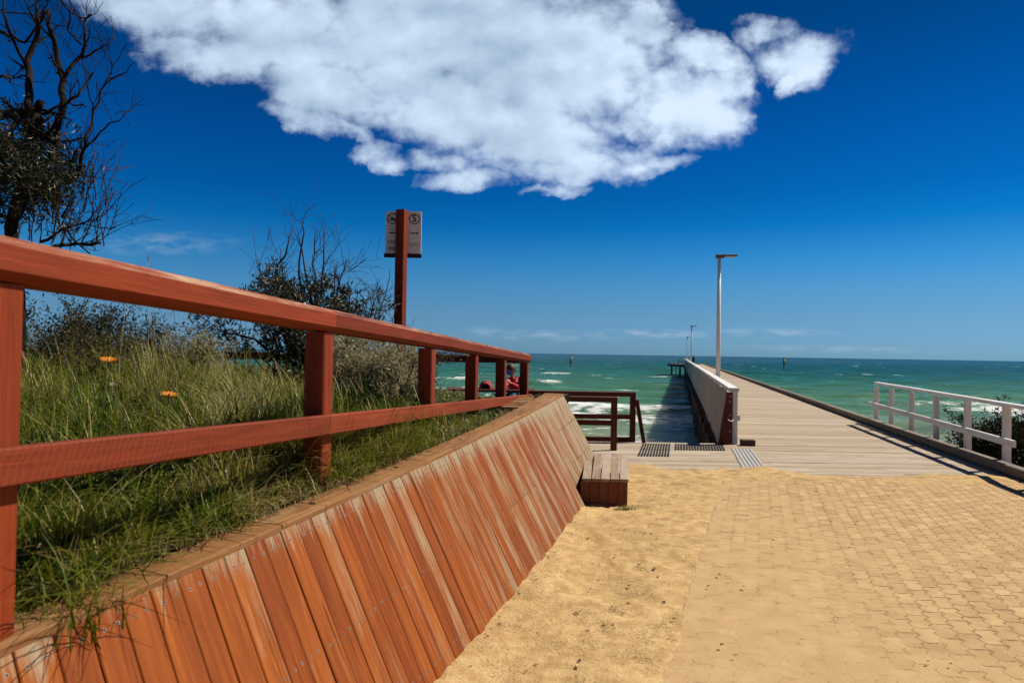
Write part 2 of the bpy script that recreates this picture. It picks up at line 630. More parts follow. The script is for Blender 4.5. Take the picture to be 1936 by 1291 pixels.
MT = {}
MT['rail'] = wood("oiled_timber", (.18, .029, .009), (.40, .068, .019), (.74, .50, .32), wear0=-.42, wear_tint=.1, rough=.6, spec=.15, dirt=.6)
MT['midrail'] = wood("sawn_timber", (.19, .032, .010), (.41, .073, .021), (.60, .30, .15), wear0=-.4, wear_tint=.1, rough=.6, spec=.15, bands=True, dirt=.25)
MT['plank'] = wood("weathered_cladding", (.25, .050, .008), (.50, .138, .018), (.52, .40, .25), wear0=-.12, wear_tint=.45, rough=.68, spec=.12, dirt=.6, tip=True)
MT['cap'] = wood("weathered_cap", (.26, .11, .038), (.50, .25, .10), (.56, .38, .21), spec=.12, wear0=.12, wear_tint=.5, rough=.7)
MT['redrail'] = wood("dark_red_timber", (.12, .028, .013), (.23, .056, .024), (.50, .30, .18), spec=.15, wear0=-.42, wear_tint=.15, rough=.6)
MT['bench'] = wood("grey_bench_timber", (.34, .21, .13), (.54, .39, .27), (.66, .54, .42), wear0=.25, wear_tint=.4, rough=.75)
MT['benchside'] = wood("brown_bench_timber", (.20, .052, .02), (.34, .095, .035), (.30, .2, .13), wear0=-.3, wear_tint=.2, rough=.7)
MT['deck'] = wood("grey_decking", (.48, .37, .25), (.74, .60, .44), (.82, .71, .57), wear0=.2, wear_tint=.7, rough=.85, spec=.1, dirt=.55)
MT['kerb'] = wood("grey_kerb_timber", (.18, .13, .09), (.32, .24, .17), (.42, .35, .27), wear0=.3, wear_tint=.4, rough=.8)
MT['pile'] = wood("dark_pile_timber", (.07, .045, .03), (.14, .085, .055), (.24, .19, .14), wear0=-.25, wear_tint=.5, rough=.85)
MT['white'] = wood("white_painted_timber", (1.0, .96, .90), (1.25, 1.20, 1.13), (.70, .60, .48), wear0=-.38, wear_tint=.25, rough=.6, dirt=.35)
MT['screen'] = wood("bleached_paling", (.48, .41, .32), (.64, .56, .45), (.68, .62, .52), wear0=.1, wear_tint=1.0, rough=.75)
MT['iron'] = plain("dark_iron", (.03, .028, .027), .5, .3)
MT['screw'] = plain("galvanised_steel", (.30, .25, .21), .6, .3)
MT['void'] = plain("dark_gap_shade", (.018, .013, .010), .9, 0, .1)  # near-black colour that stands in for shade in gaps and holes
MT['rubber'] = plain("black_rubber", (.02, .019, .018), .7, 0, .2)
MT['tactile'] = plain("pale_tactile", (.55, .52, .48), .6)
MT['lamp'] = plain("lamp_pole_paint", (1.05, 1.03, .98), .45, 0, .5, .08, 2)
MT['lamphead'] = plain("lamp_head_paint", (.07, .10, .14), .4, .2, .5)
MT['signface'] = plain("sign_face", (1.2, 1.15, 1.05), .5, 0, .4, .06, 3, .02)
MT['black'] = plain("black_print", (.012, .012, .013), .6, 0, .3)
MT['red'] = plain("dark_red_print", (.10, .015, .018), .6, 0, .3)
MT['bark'] = wood("dead_bark", (.014, .011, .009), (.038, .029, .024), (.26, .22, .18), wear0=-.42, wear_tint=.55, rough=.9, spec=.1)
MT['twig'] = wood("brown_twig", (.050, .030, .020), (.11, .070, .045), (.24, .19, .15), wear0=-.3, wear_tint=.5, rough=.9, spec=.1)
MT['leaf_dark'] = leafmat("dark_leaf", [(0, (.012, .022, .008)), (.6, (.035, .055, .018)), (.85, (.075, .090, .030)), (1, (.16, .11, .045))], .5, .15)
MT['leaf_mix'] = leafmat("banksia_leaf", [(0, (.018, .026, .010)), (.5, (.055, .070, .024)), (.8, (.13, .13, .05)), (1, (.38, .24, .10))], .45, .15, .4)
MT['leaf_olive'] = leafmat("olive_leaf", [(0, (.030, .028, .008)), (.5, (.10, .085, .024)), (.85, (.34, .26, .09)), (1, (.52, .38, .18))], .55, .25)
MT['leaf_silver'] = leafmat("silver_leaf", [(0, (.26, .23, .11)), (.5, (.66, .58, .34)), (1, (1.05, .92, .62))], .6, .42)
MT['grass'] = leafmat("grass_blade", [(0, (.025, .055, .003)), (.42, (.13, .23, .009)), (.70, (.42, .46, .03)), (.87, (.62, .47, .10)), (1, (.85, .62, .28))], .5, .35)
MT['cover'] = leafmat("ground_cover_leaf", [(0, (.022, .042, .003)), (.45, (.12, .18, .009)), (.78, (.40, .34, .02)), (1, (.55, .26, .035))], .5, .3)
MT['straw'] = leafmat("dry_straw", [(0, (.26, .18, .07)), (.5, (.52, .40, .18)), (1, (.78, .62, .36))], .6, .2)
MT['petal'] = leafmat("orange_petal", [(0, (1.1, .30, .010)), (1, (1.4, .62, .02))], .5, .3)
MT['whitepetal'] = leafmat("white_petal", [(0, (.6, .6, .55)), (1, (.8, .8, .75))], .5, .3)
MT['skin'] = plain("skin", (.52, .30, .21), .5, 0, .4, .06)
MT['hair'] = plain("brown_hair", (.10, .045, .022), .6, 0, .3)
MT['coral'] = plain("coral_cloth", (.62, .065, .06), .8, 0, .2, .12, 14)
MT['pinkcloth'] = plain("pink_cloth", (.62, .075, .11), .8, 0, .2, .1, 14)
MT['bluecloth'] = plain("blue_cloth", (.02, .10, .20), .8, 0, .2, .15, 14)
MT['mask'] = plain("blue_mask", (.08, .40, .58), .7, 0, .2, .1, 30)
MT['darkcloth'] = plain("dark_cloth", (.02, .022, .03), .8, 0, .2)
MT['yellow'] = plain("yellow_marker", (.50, .36, .05), .5)
MT['rock'] = plain("pale_rock", (.62, .56, .48), .9, 0, .2, .2, 3, .5)


def sand_material():
    m, q, b = new_mat("sand")
    co = q.n('ShaderNodeTexCoord').outputs['Object']
    big = q.noise(co, .9, 4, .6)
    mid = q.noise(co, 9, 6, .66)
    fine = q.noise(co, 75, 5, .7)
    grain = q.noise(co, 420, 2, .6)
    col = q.mix(q.sstep(mid, .3, .7), (.60, .37, .150), (.88, .62, .295))
    clump = q.math('ADD', q.math('MULTIPLY', q.noise(co, 3.0, 4, .6), .5), q.math('MULTIPLY', fine, .75))
    col = q.mix(q.math('MULTIPLY', q.sstep(clump, .66, .74), .65), col, (.20, .115, .055))
    col = q.mix(q.math('MULTIPLY', q.sstep(big, .4, .7), .45), col, (.60, .385, .165))
    col = q.mix(q.math('MULTIPLY', q.sstep(fine, .60, .74), .70), col, (.20, .11, .05))
    col = q.mix(q.math('MULTIPLY', q.sstep(grain, .62, .75), .35), col, (.25, .15, .08))
    # wet sand towards the water
    y = q.sep(co)[1]
    wet = q.sstep(y, 24, 33)
    col = q.mix(wet, col, (.26, .20, .13))
    q.link(col, b.inputs['Base Color'])
    b.inputs['Roughness'].default_value = .93
    b.inputs['Specular IOR Level'].default_value = .12
    h = q.math('ADD', q.math('MULTIPLY', mid, 1.0), q.math('ADD', q.math('MULTIPLY', fine, .55), q.math('MULTIPLY', grain, .12)))
    clod = q.n('ShaderNodeTexVoronoi')
    q.link(q.vmath('ADD', co, q.vmath('MULTIPLY', q.noise(co, 12, 3, .6, color=True), (.08, .08, .08))), clod.inputs['Vector'])
    clod.inputs['Scale'].default_value = 34
    h = q.math('ADD', h, q.math('MULTIPLY', clod.outputs['Distance'], .25))
    bump(q, b, h, .65, .022)
    return m


def paving_material():
    m, q, b = new_mat("interlocking_pavers")
    co = q.n('ShaderNodeTexCoord').outputs['Object']
    wob = q.noise(co, 2.5, 2, .5, color=True)
    p = q.mapping(co, rot=(0, 0, R(20)))
    y, x, z = q.sep(p)
    # zigzag edges of the pavers
    tri = q.math('PINGPONG', x, .05625)
    tri2 = q.math('PINGPONG', q.math('ADD', y, .02), .05625)
    xx = q.math('ADD', x, q.math('MULTIPLY', q.math('SUBTRACT', tri2, .028), .40))
    yy = q.math('ADD', y, q.math('MULTIPLY', q.math('SUBTRACT', tri, .028), .55))
    wx, wy, wz = q.sep(wob)
    xx = q.math('ADD', xx, q.math('MULTIPLY', q.math('SUBTRACT', wx, .5), .03))
    yy = q.math('ADD', yy, q.math('MULTIPLY', q.math('SUBTRACT', wy, .5), .035))
    br = q.n('ShaderNodeTexBrick')
    br.offset = .5
    q.link(q.combine(xx, yy, 0.0), br.inputs['Vector'])
    br.inputs['Scale'].default_value = 1.0
    br.inputs['Brick Width'].default_value = .225
    br.inputs['Row Height'].default_value = .1125
    br.inputs['Mortar Size'].default_value = .0078
    br.inputs['Mortar Smooth'].default_value = .5
    br.inputs['Bias'].default_value = 0.0
    br.inputs['Color1'].default_value = (0, 0, 0, 1)
    br.inputs['Color2'].default_value = (1, 1, 1, 1)
    br.inputs['Mortar'].default_value = (.5, .5, .5, 1)
    mort = br.outputs['Fac']
    var = q.sep(br.outputs['Color'])[0]
    big = q.noise(co, .8, 4, .6)
    midn = q.noise(co, 6, 5, .65)
    fine = q.noise(co, 85, 5, .72)
    grain = q.noise(co, 420, 2, .6)
    # sand fills the joints in patches, more of it on the left
    fill = q.sstep(q.math('ADD', q.math('MULTIPLY', midn, .9), q.math('ADD', q.math('MULTIPLY', big, .8), q.math('MULTIPLY', q.math('SUBTRACT', 3.1, q.sep(co)[0]), .12))), .68, 1.08)
    open_ = q.math('MULTIPLY', mort, q.math('SUBTRACT', 1.0, q.math('MULTIPLY', fill, .93)))
    col = q.mix(q.sstep(midn, .3, .7), (.62, .385, .180), (.84, .575, .295))
    col = q.mix(q.math('MULTIPLY', var, .50), col, (.46, .29, .14))
    col = q.mix(q.math('MULTIPLY', fill, .55), col, (.66, .455, .22))
    col = q.mix(q.math('MULTIPLY', q.sstep(fine, .58, .74), .6), col, (.24, .13, .06))
    col = q.mix(q.math('MULTIPLY', q.sstep(grain, .62, .78), .3), col, (.28, .17, .09))
    fr = q.math('FRACT', q.math('DIVIDE', yy, .1125))
    longj = q.sstep(q.math('ABSOLUTE', q.math('SUBTRACT', fr, .5)), .36, .46)
    open_ = q.math('MULTIPLY', open_, q.math('SUBTRACT', 1.0, q.math('MULTIPLY', longj, .55)))  # long joints fainter than end joints: groove shade by direction put into colour
    gap = q.sstep(q.noise(co, 9, 4, .7), .38, .62)
    col = q.mix(q.math('MULTIPLY', open_, q.math('ADD', .14, q.math('MULTIPLY', gap, .82)), clamp=True), col, (.085, .048, .026))
    q.link(col, b.inputs['Base Color'])
    b.inputs['Roughness'].default_value = .92
    b.inputs['Specular IOR Level'].default_value = .12
    h = q.math('SUBTRACT', q.math('ADD', q.math('MULTIPLY', fine, .12), q.math('MULTIPLY', midn, .25)), q.math('MULTIPLY', open_, 1.0))
    bump(q, b, h, .8, .022)
    return m


def soil_material():
    m, q, b = new_mat("garden_soil")
    co = q.n('ShaderNodeTexCoord').outputs['Object']
    n1 = q.noise(co, 6, 6, .65)
    n2 = q.noise(co, 60, 4, .65)
    col = q.mix(n1, (.035, .028, .012), (.09, .075, .03))
    col = q.mix(q.sstep(n2, .45, .7), col, (.045, .055, .014))
    q.link(col, b.inputs['Base Color'])
    b.inputs['Roughness'].default_value = .95
    bump(q, b, q.math('ADD', n1, q.math('MULTIPLY', n2, .4)), .8, .05)
    return m


def sea_material():
    m, q, b = new_mat("sea_water")
    co = q.n('ShaderNodeTexCoord').outputs['Object']
    foam_a = q.attr("foam")
    dep = q.attr("depth")           # 0 at the shore, 1 far out
    patch = q.noise(q.mapping(co, scale=(.010, .03, 1)), 1.0, 4, .6)
    d2 = q.math('ADD', dep, q.math('MULTIPLY', q.math('SUBTRACT', patch, .5), .16), clamp=True)
    col = q.ramp(d2, [(0, (.34, .32, .20)), (.12, (.19, .24, .135)), (.30, (.070, .195, .105)), (.52, (.014, .110, .070)), (.72, (.004, .058, .050)), (.90, (.004, .038, .046)), (1, (.004, .030, .052))])
    w1 = q.noise(q.mapping(co, scale=(.5, 1.0, 1)), .55, 5, .6)
    w2 = q.noise(q.mapping(co, scale=(.6, 1.0, 1)), 2.2, 4, .6)
    w3 = q.noise(q.mapping(co, scale=(.12, .35, 1)), .3, 3, .6)
    col = q.mix(q.math('MULTIPLY', q.sstep(w1, .40, .68), .38), col, (.012, .060, .060))
    fn = q.noise(q.mapping(co, scale=(.8, 1.6, 1)), 1.6, 6, .72, .6)
    fn2 = q.noise(q.mapping(co, scale=(.5, 1.2, 1)), .45, 4, .6, .8)
    fm = q.sstep(q.math('ADD', q.math('MULTIPLY', foam_a, .85), q.math('ADD', q.math('MULTIPLY', q.math('SUBTRACT', fn, .5), 2.6), q.math('MULTIPLY', q.math('SUBTRACT', fn2, .5), 2.2))), .34, .80)
    fm = q.math('MULTIPLY', fm, q.sstep(foam_a, .02, .2))
    # whitecaps scattered over the open water
    wc = q.noise(q.mapping(co, scale=(.10, .30, 1)), 1.0, 6, .62)
    wcm = q.math('MULTIPLY', q.sstep(wc, .668, .70), q.sstep(dep, .3, .6))
    fm = q.math('MAXIMUM', fm, q.math('MULTIPLY', wcm, .95))
    col = q.mix(fm, col, (.80, .84, .82))
    q.link(col, b.inputs['Base Color'])
    q.link(q.math('ADD', .22, q.math('MULTIPLY', fm, .6)), b.inputs['Roughness'])
    b.inputs['Specular IOR Level'].default_value = .025
    b.inputs['IOR'].default_value = 1.33
    b.inputs['Subsurface Weight'].default_value = .9
    b.inputs['Subsurface Radius'].default_value = (1.0, 1.0, .9)
    b.inputs['Subsurface Scale'].default_value = 7.0
    h = q.math('ADD', q.math('MULTIPLY', w1, 1.0), q.math('ADD', q.math('MULTIPLY', w2, .35), q.math('MULTIPLY', w3, 2.0)))
    bump(q, b, h, .8, 1.0)
    return m


MT['sand'] = sand_material()
MT['paving'] = paving_material()
MT['soil'] = soil_material()
MT['sea'] = sea_material()

# ------------------------------------------------------------------ shared curves
SEA_Z = -2.5
TD = np.array([1.0, 1.78, 2.7, 3.8, 6.2, 7.8, 9.5])
TX = np.polyfit(TD, np.array([-1.60, -1.335, -1.08, -.74, -.13, .361, .70]), 2)
TZ = np.polyfit(TD, np.array([.825, .834, .853, .914, .99, 1.02, 1.08]), 1)


def wall_top(d):
    return Vector((float(np.polyval(TX, d)), d, float(np.polyval(TZ, d))))


def wall_foot(d, z=0.0):
    t = wall_top(d)
    k = t.z - z
    return Vector((t.x + .53 * k, t.y - .30 * k, z))


FK = 2300.0
FC = FK / FPX                                     # sideways offset of the fence line
FT = math.tan(math.atan((1220 - 968) / FPX))      # its heading


def fence_x(d):
    return FT * d - FC


def pier_x(d, c):
    return .2463 * d + c


# ------------------------------------------------------------------ ground, paving, garden, sea
def build_ground():
    # far sheet: sand, beach, sea bed
    ys = np.concatenate([np.concatenate([[-2000, -400], np.linspace(-60, 9.2, 16)]), np.linspace(9.6, 40, 60), np.geomspace(42, 12000, 40)])
    xs = np.concatenate([-np.geomspace(9000, 16, 24), np.linspace(-15, 30, 90), np.geomspace(32, 12000, 24)])
    X, Y = np.meshgrid(xs, ys)
    Z = np.where(Y < 9.9, -.05, 0)
    prof = np.interp(Y, [9.9, 11.0, 14, 22, 32, 60, 200, 12000], [-.05, -.75, -1.2, -1.85, -2.5, -3.4, -7, -9])
    Z = np.where(Y >= 9.9, prof, Z)
    side = sst(X - pier_x(Y, 4.9), .05, .9) * (Y < 14) * (Y > 7.5)
    Z = Z - side * np.where(Y < 9.9, .65, .12)
    Z += np.where(Y > 9.9, (fbm(X * .6, Y * .6, 4) - .5) * .35, 0) * (Y < 60)
    P = np.stack([X, Y, Z], -1)
    o = grid_mesh("ground", P, MT['sand'])
    o["kind"] = "structure"
    # near sheet: wind-blown sand between the plank wall and the paving, lapping on to the boards
    xs = np.linspace(-1.6, 9.6, 330)
    ys = np.concatenate([np.linspace(-.5, 5.5, 170), np.linspace(5.53, 10.8, 150)])
    X, Y = np.meshgrid(xs, ys)
    bx = .364 * (Y - 4.55) + 1.17                       # edge of the paving
    left = sst(X - bx, .25, -.25)
    Z = -.014 + .030 * left + (fbm(X * 1.3, Y * 1.3, 3) - .5) * .020 * left + (fbm(X * 7, Y * 7, 3) - .5) * .034 * left - .012 * sst(fbm(X * 3.1 + 8, Y * 2.3, 2), .56, .66) * left
    edge = 9.75 + (fbm(X * .8, Y * .5 + 5, 4) - .5) * 2.6 + .25 * sst(X, 3, 1.4)
    lap = sst(Y, 8.7 - .9 * sst(X, 2.6, 1.4), 9.5) * sst(Y, edge + .45, edge - .30)
    Z = np.where(Y > 7.4, np.maximum(Z, -.022 + .046 * lap * (.55 + .9 * fbm(X * 3 + 3, Y * 3, 3))), Z)
    Z = np.where(Y > edge + .4, -.05, Z)
    Z = Z - .30 * sst(Y, 10.3, 10.75)
    Z = Z - .8 * sst(X - pier_x(Y, 4.9), -.05, .5) * sst(Y, 8.2, 9.0)
    wf = np.array([wall_foot(max(.9, d)).x for d in ys])[:, None]
    Z += .035 * sst(X - wf, .45, .0) * (Y < 9.4) * (.5 + fbm(X * 5, Y * 5, 2) * .8)
    P = np.stack([X, Y, Z], -1)
    o = grid_mesh("sand_drift", P, MT['sand'])
    o["kind"] = "structure"
    # paving sheet
    ys = np.linspace(-.5, 9.62, 60)
    cols = np.linspace(0, 1, 50)
    Y = np.repeat(ys[:, None], 50, 1)
    bx = .364 * (Y - 4.55) + 1.17
    X = bx + (9.4 - bx) * cols[None, :]
    Z = .002 + 0 * X + (fbm(X * .7, Y * .7, 2) - .5) * .010
    P = np.stack([X, Y, Z], -1)
    o = grid_mesh("paved_path", P, MT['paving'])
    o["kind"] = "structure"


def garden_z(X, Y):
    """Height of the planted bed behind the plank wall."""
    X, Y = np.asarray(X, float), np.asarray(Y, float)
    tx = np.polyval(TX, Y)
    tz = np.polyval(TZ, Y)
    s = tx - X
    z = tz - .05 + .13 * sst(s, .1, .6) + .20 * sst(s, .6, 2.4) * sst(Y, 1.2, 3.6)
    z += (fbm(X * 1.4 + 40, Y * 1.4 + 40, 3) - .5) * .12 * sst(s, .1, .5)
    z = z - .26 * sst(Y, 5.0, 8.6) * sst(s, .05, .5) * (1 - .6 * sst(s, 2.5, 5))
    z = z - 1.6 * sst(Y, 10.2, 12.5)
    return z


def build_garden():
    ys = np.linspace(.0, 12.8, 130)
    ss = np.concatenate([np.linspace(.02, 3, 60), np.geomspace(3.1, 22, 40)])
    Y = np.repeat(ys[:, None], len(ss), 1)
    X = np.polyval(TX, np.clip(Y, 0, 10.4)) - ss[None, :]
    Z = garden_z(X, np.clip(Y, 0, 99))
    P = np.stack([X[:, ::-1], Y[:, ::-1], Z[:, ::-1]], -1)
    o = grid_mesh("garden_bed", P, MT['soil'])
    o["kind"] = "structure"


def build_sea():
    rows, cols = 900, 520
    Y = np.geomspace(16, 16000, rows)[:, None] * np.ones((1, cols))
    az = np.tan(np.linspace(R(-46), R(46), cols))[None, :]
    X = az * Y
    sp = Y * (1000 ** (1 / rows) - 1)
    Z = np.zeros_like(X)
    for k in range(14):
        lam = rng.uniform(4, 13)
        th = rng.normal(R(95), R(16))
        amp = .0085 * lam * rng.uniform(.5, 1.2)
        ph = rng.uniform(0, 7)
        kk = 2 * math.pi / lam
        a = np.sin(kk * (X * math.cos(th) + Y * math.sin(th)) + ph + 1.2 * fbm(X * .03, Y * .05, 2))
        Z += amp * (a + .35 * a * a) * sst(sp, lam * .5, lam * .16)
    Z *= np.interp(Y, [16, 30, 60, 400], [.25, .6, 1.0, 1.0])
    foam = np.zeros_like(X)
    wob = (fbm(X * .06, Y * .0 + 3.3, 3) - .5)
    # breakers: (distance, thickness, side extent lo/hi, strength)
    for (yc, th, x0, x1, st, hgt) in ((51, 3.2, -60, 16.5, .85, .30), (44, 5.2, -60, 15, .95, .12), (36, 1.6, -60, 14.5, .55, .10), (32.5, 2.0, -60, 13.5, .95, .02),
                                      (55, 2.0, 33, 90, .80, .28), (51.5, 3.0, 35, 90, 1.0, .14), (46, 1.6, 30, 70, .30, .05), (61, 1.0, 20, 45, .45, .08),
                                      (134, 2.0, 5, 13.5, .80, .35), (128, 1.2, 14, 17, .5, .2), (92, 1.6, 3, 7, .5, .1), (103, 1.6, -14, -4, .65, .2), (78, 1.3, -10, -3, .6, .1), (64, 1.2, -3, 12, .32, .1), (95, 1.3, -26, -12, .6, .2),
                                      (190, 2.0, 3, 7, .6, .2), (76, .9, 10, 16, .4, .1)):
        yy = yc + wob * (6 if yc < 70 else 5) + (X - 20) * .02
        e = sst(X, x0 - 1, x0 + 2.5) * sst(X, x1 + 1, x1 - 2.5)
        r = (Y - yy) / th
        band = np.exp(-r * r * 1.2) * e * (.45 + .9 * fbm(X * .18 + yc, Y * .18, 3))
        foam = np.maximum(foam, np.minimum(1.1, st * (.95 if yc < 60 else 1.3)) * band)
        Z += hgt * np.exp(-((Y - yy - .6) / (th * .55)) ** 2) * e
    shore = sst(Y, 34, 30) * .55
    foam = np.maximum(foam, shore * (.5 + fbm(X * .25, Y * .3, 3) * .6) * (X < 13))
    dep = np.interp(np.log(Y), np.log([28, 36, 48, 75, 130, 260, 700, 2500, 16000]), [.02, .12, .24, .36, .50, .66, .82, .94, 1.0])
    right = sst(X - pier_x(Y, 5), 0, 14)
    dep = dep + right * np.interp(Y, [30, 60, 150, 400, 2000], [-.03, -.02, .07, .06, 0])
    P = np.stack([X, Y, Z + SEA_Z], -1)
    o = grid_mesh("sea", P, MT['sea'], {"foam": foam, "depth": np.clip(dep, 0, 1)})
    o["kind"] = "structure"


build_ground()
build_garden()
build_sea()


# ------------------------------------------------------------------ boardwalk and landing
def planks_along(mb, d0, d1, x0, x1, pitch, z_top, th, step_fn=None):
    d = d0
    while d < d1 - .01:
        w = pitch * random.uniform(.985, 1.0) - .010
        a, b = x0(d + pitch / 2), x1(d + pitch / 2)
        dz = random.uniform(-.003, .003)
        cuts = [a]
        x = a + random.uniform(.8, 2.8)
        while x < b - .5:
            cuts.append(x)
            x += random.uniform(2.2, 3.2)
        cuts.append(b)
        for (l, r) in zip(cuts[:-1], cuts[1:]):
            mb.beam((l + .003, d + pitch / 2, z_top - th / 2 + dz), (r - .003, d + pitch / 2, z_top - th / 2 + dz), w, th, (0, 0, 1), .004, None, (0, .1))
        d += pitch


def build_boardwalk():
    mb = MB()
    planks_along(mb, 9.6, 12.86, lambda d: .45 + (0 if d < 11.2 else .2), lambda d: pier_x(d, 4.86), .14, 0.0, .04)
    o = mb.build("boardwalk", MT['deck'])
    o["kind"] = "structure"
    # dark bearer at the seaward edge
    mb = MB()
    mb.beam((.5, 12.90, -.19), (pier_x(12.9, 1.0), 12.90, -.19), .07, .30, (0, 0, 1), .004)
    o = mb.build("boardwalk_edge_beam", MT['pile'])
    tag(o, "dark bearer under the seaward edge of the boardwalk", "beam")
    mb = MB()
    planks_along(mb, 10.7, 14.2, lambda d: -4.5, lambda d: .42, .14, .26, .04)
    o = mb.build("lower_landing", MT['deck'])
    o["kind"] = "structure"


build_boardwalk()


# ------------------------------------------------------------------ plank wall
def build_wall():
    root = empty("retaining_wall", wall_foot(5.5), "long leaning retaining wall clad in weathered orange brown planks beside the sandy path", "wall")
    mb = MB()
    d = .95
    dmax = 9.5
    i = 0
    while d < dmax:
        t0 = wall_top(d)
        e = wall_top(d + .01) - t0
        step = .118 / (e.length / .01)
        step *= random.uniform(.96, 1.04)
        d2 = min(d + step, dmax)
        t1 = wall_top(d2)
        f0, f1 = wall_foot(d, .025 + random.uniform(-.012, .012)), wall_foot(d2, .025 + random.uniform(-.012, .012))
        along = (t1 - t0).normalized()
        upv = (t0 - f0).normalized()
        nrm = along.cross(upv)
        if nrm.x < 0:
            nrm = -nrm
        nrm.normalize()
        off = nrm * random.uniform(-.002, .003)
        g = .0020
        cells = [(0.0, 1.0)]
        if d > 8.0:
            cells = [(0.0, .36), (.364, .70), (.704, 1.0)]
        elif 5.4 < d < 6.3:
            cells = [(0.0, .44), (.443, 1.0)]
        tint = random.random()
        for (c0, c1) in cells:
            a0, a1 = f0.lerp(t0, c0), f1.lerp(t1, c0)
            b0, b1 = f0.lerp(t0, c1), f1.lerp(t1, c1)
            w = (t1 - t0).length
            gg = along * g
            c = along * .004
            base = len(mb.v)
            ou, ov = random.random() * 50, random.random() * 50
            # outline across the board: back, chamfered front
            for (P0, P1) in ((a0, a1), (b0, b1)):
                for p in (P0 + gg - nrm * .022, P0 + gg, P0 + gg + c + nrm * .003, P1 - gg - c + nrm * .003, P1 - gg, P1 - gg - nrm * .022):
                    mb.along[len(mb.v)] = c0 if P0 is a0 else c1
                    mb.v.append(tuple(p + off))
            L = (b0 - a0).length
            vs = [0, .02, .025, w - .02, w - .015, w]
            wear_ = .80 * max(0, (d - 2.0)) / 6.8 + (.10 if len(cells) > 2 else 0)
            for k in range(6):
                k2 = (k + 1) % 6
                segs_uv = [(ou, ov + vs[k]), (ou, ov + vs[k2]), (ou + L, ov + vs[k2]), (ou + L, ov + vs[k])]
                mb.face([base + k, base + k2, base + 6 + k2, base + 6 + k], segs_uv, tint, wear_)
            mb.face([base + k for k in range(5, -1, -1)], [(ou, ov)] * 6, tint, wear_)
            mb.face([base + 6 + k for k in range(6)], [(ou, ov)] * 6, tint, wear_)
            # greyer bleached top end: a short wear band
        # screws
        if d < 8:
            for fr in (.93, .47, .08):
                for s in (.28, .72):
                    p = f0.lerp(t0, fr + random.uniform(-.006, .006)).lerp(f1.lerp(t1, fr), s + random.uniform(-.06, .06))
                    mb.disc(p + off + nrm * .0022, nrm, random.uniform(.0055, .0075), 10, .0012, .5, 1)
                    mb.disc(p + off + nrm * .0028, nrm, .0034, 8, .0012, .5, 2)
        d = d2
        i += 1
    mb.build("cladding", [MT['plank'], MT['screw'], MT['void']], root)
    # dark sheet behind the boards, its colour standing in for shade in the gaps
    mb = MB()
    ds = np.linspace(.9, 9.47, 40)
    for a, b in zip(ds[:-1], ds[1:]):
        for (z0, z1) in ((-.10, None),):
            fa, fb = wall_foot(a, z0), wall_foot(b, z0)
            ta, tb = wall_top(a) - Vector((0, 0, .012)), wall_top(b) - Vector((0, 0, .012))
            o = Vector((-.034, .012, 0))
            mb.poly([fa + o, fb + o, tb + o, ta + o], .3)
    # closing face at the far end
    f, t = wall_foot(9.5, -.1), wall_top(9.5)
    mb.poly([f, f + Vector((-1.1, 0, 0)), t + Vector((-.5, 0, -.02)), t + Vector((0, 0, -.02))], .3)
    mb.build("gap_shade_sheet", MT['void'], root)
    # cap: boards laid along the top
    mb = MB()
    d = .85
    while d < 9.5:
        d2 = min(d + random.uniform(1.9, 2.3), 9.52)
        n = 8
        tint = random.random()
        ou, ov = random.random() * 50, random.random() * 50
        pts = []
        for k in range(n + 1):
            dd = d + .004 + (d2 - d - .008) * k / n
            p = wall_top(dd)
            e = (wall_top(dd + .02) - p).normalized()
            left = Vector((-e.y, e.x, 0)).normalized()
            wd = .155 + .10 * max(0, (dd - 6.0)) / 3.5
            pts.append((p - left * .012, p + left * wd, dd))
        base = len(mb.v)
        for (f, bk, dd) in pts:
            for (p, z) in ((f, -.012), (f, .010), (f.lerp(bk, .03), .014), (bk.lerp(f, .03), .014), (bk, .010), (bk, -.03)):
                mb.v.append((p.x, p.y, p.z + z))
        for k in range(n):
            vs = [0, .02, .025, .15, .155, .19]
            for j in range(6):
                j2 = (j + 1) % 6
                q0, q1 = base + k * 6, base + k * 6 + 6
                mb.face([q0 + j, q0 + j2, q1 + j2, q1 + j], [(ou + pts[k][2], ov + vs[j]), (ou + pts[k][2], ov + vs[j2]), (ou + pts[k + 1][2], ov + vs[j2]), (ou + pts[k + 1][2], ov + vs[j])], tint, 0)
        mb.face([base + j for j in range(5, -1, -1)], [(ou, ov)] * 6, tint, 0)
        mb.face([base + n * 6 + j for j in range(6)], [(ou, ov)] * 6, tint, 0)
        for dd in (d + .35, d + 1.25):
            if dd < d2:
                p = wall_top(dd)
                c0 = p + Vector((-.075, .02, .0135))
                mb.disc(c0, (0, 0, 1), .018, 10, .0016, .5, 1)  # dark disc painted for the shade in a bolt hole
        d = d2
    mb.build("cap", [MT['cap'], MT['void']], root)
    # drifted platform of short boards where the top widens at the far end
    mb = MB()
    for k in range(7):
        dd = 8.05 + k * .21
        p = wall_top(dd)
        mb.beam((p.x - .20 - .03 * k, dd + .03, p.z - .035), (p.x - .62, dd + .10, p.z - .035), .19, .035, (0, 0, 1), .004)
    mb.build("top_board", MT['cap'], root)


build_wall()


# ------------------------------------------------------------------ fences
def fence_z(d, which):
    dn, df = FK / 1183, FK / 219
    f = (d - dn) / (df - dn)
    a = {'top': (1.937, 1.620), 'mid': (1.37, 1.025)}[which]
    return a[0] + (a[1] - a[0]) * f


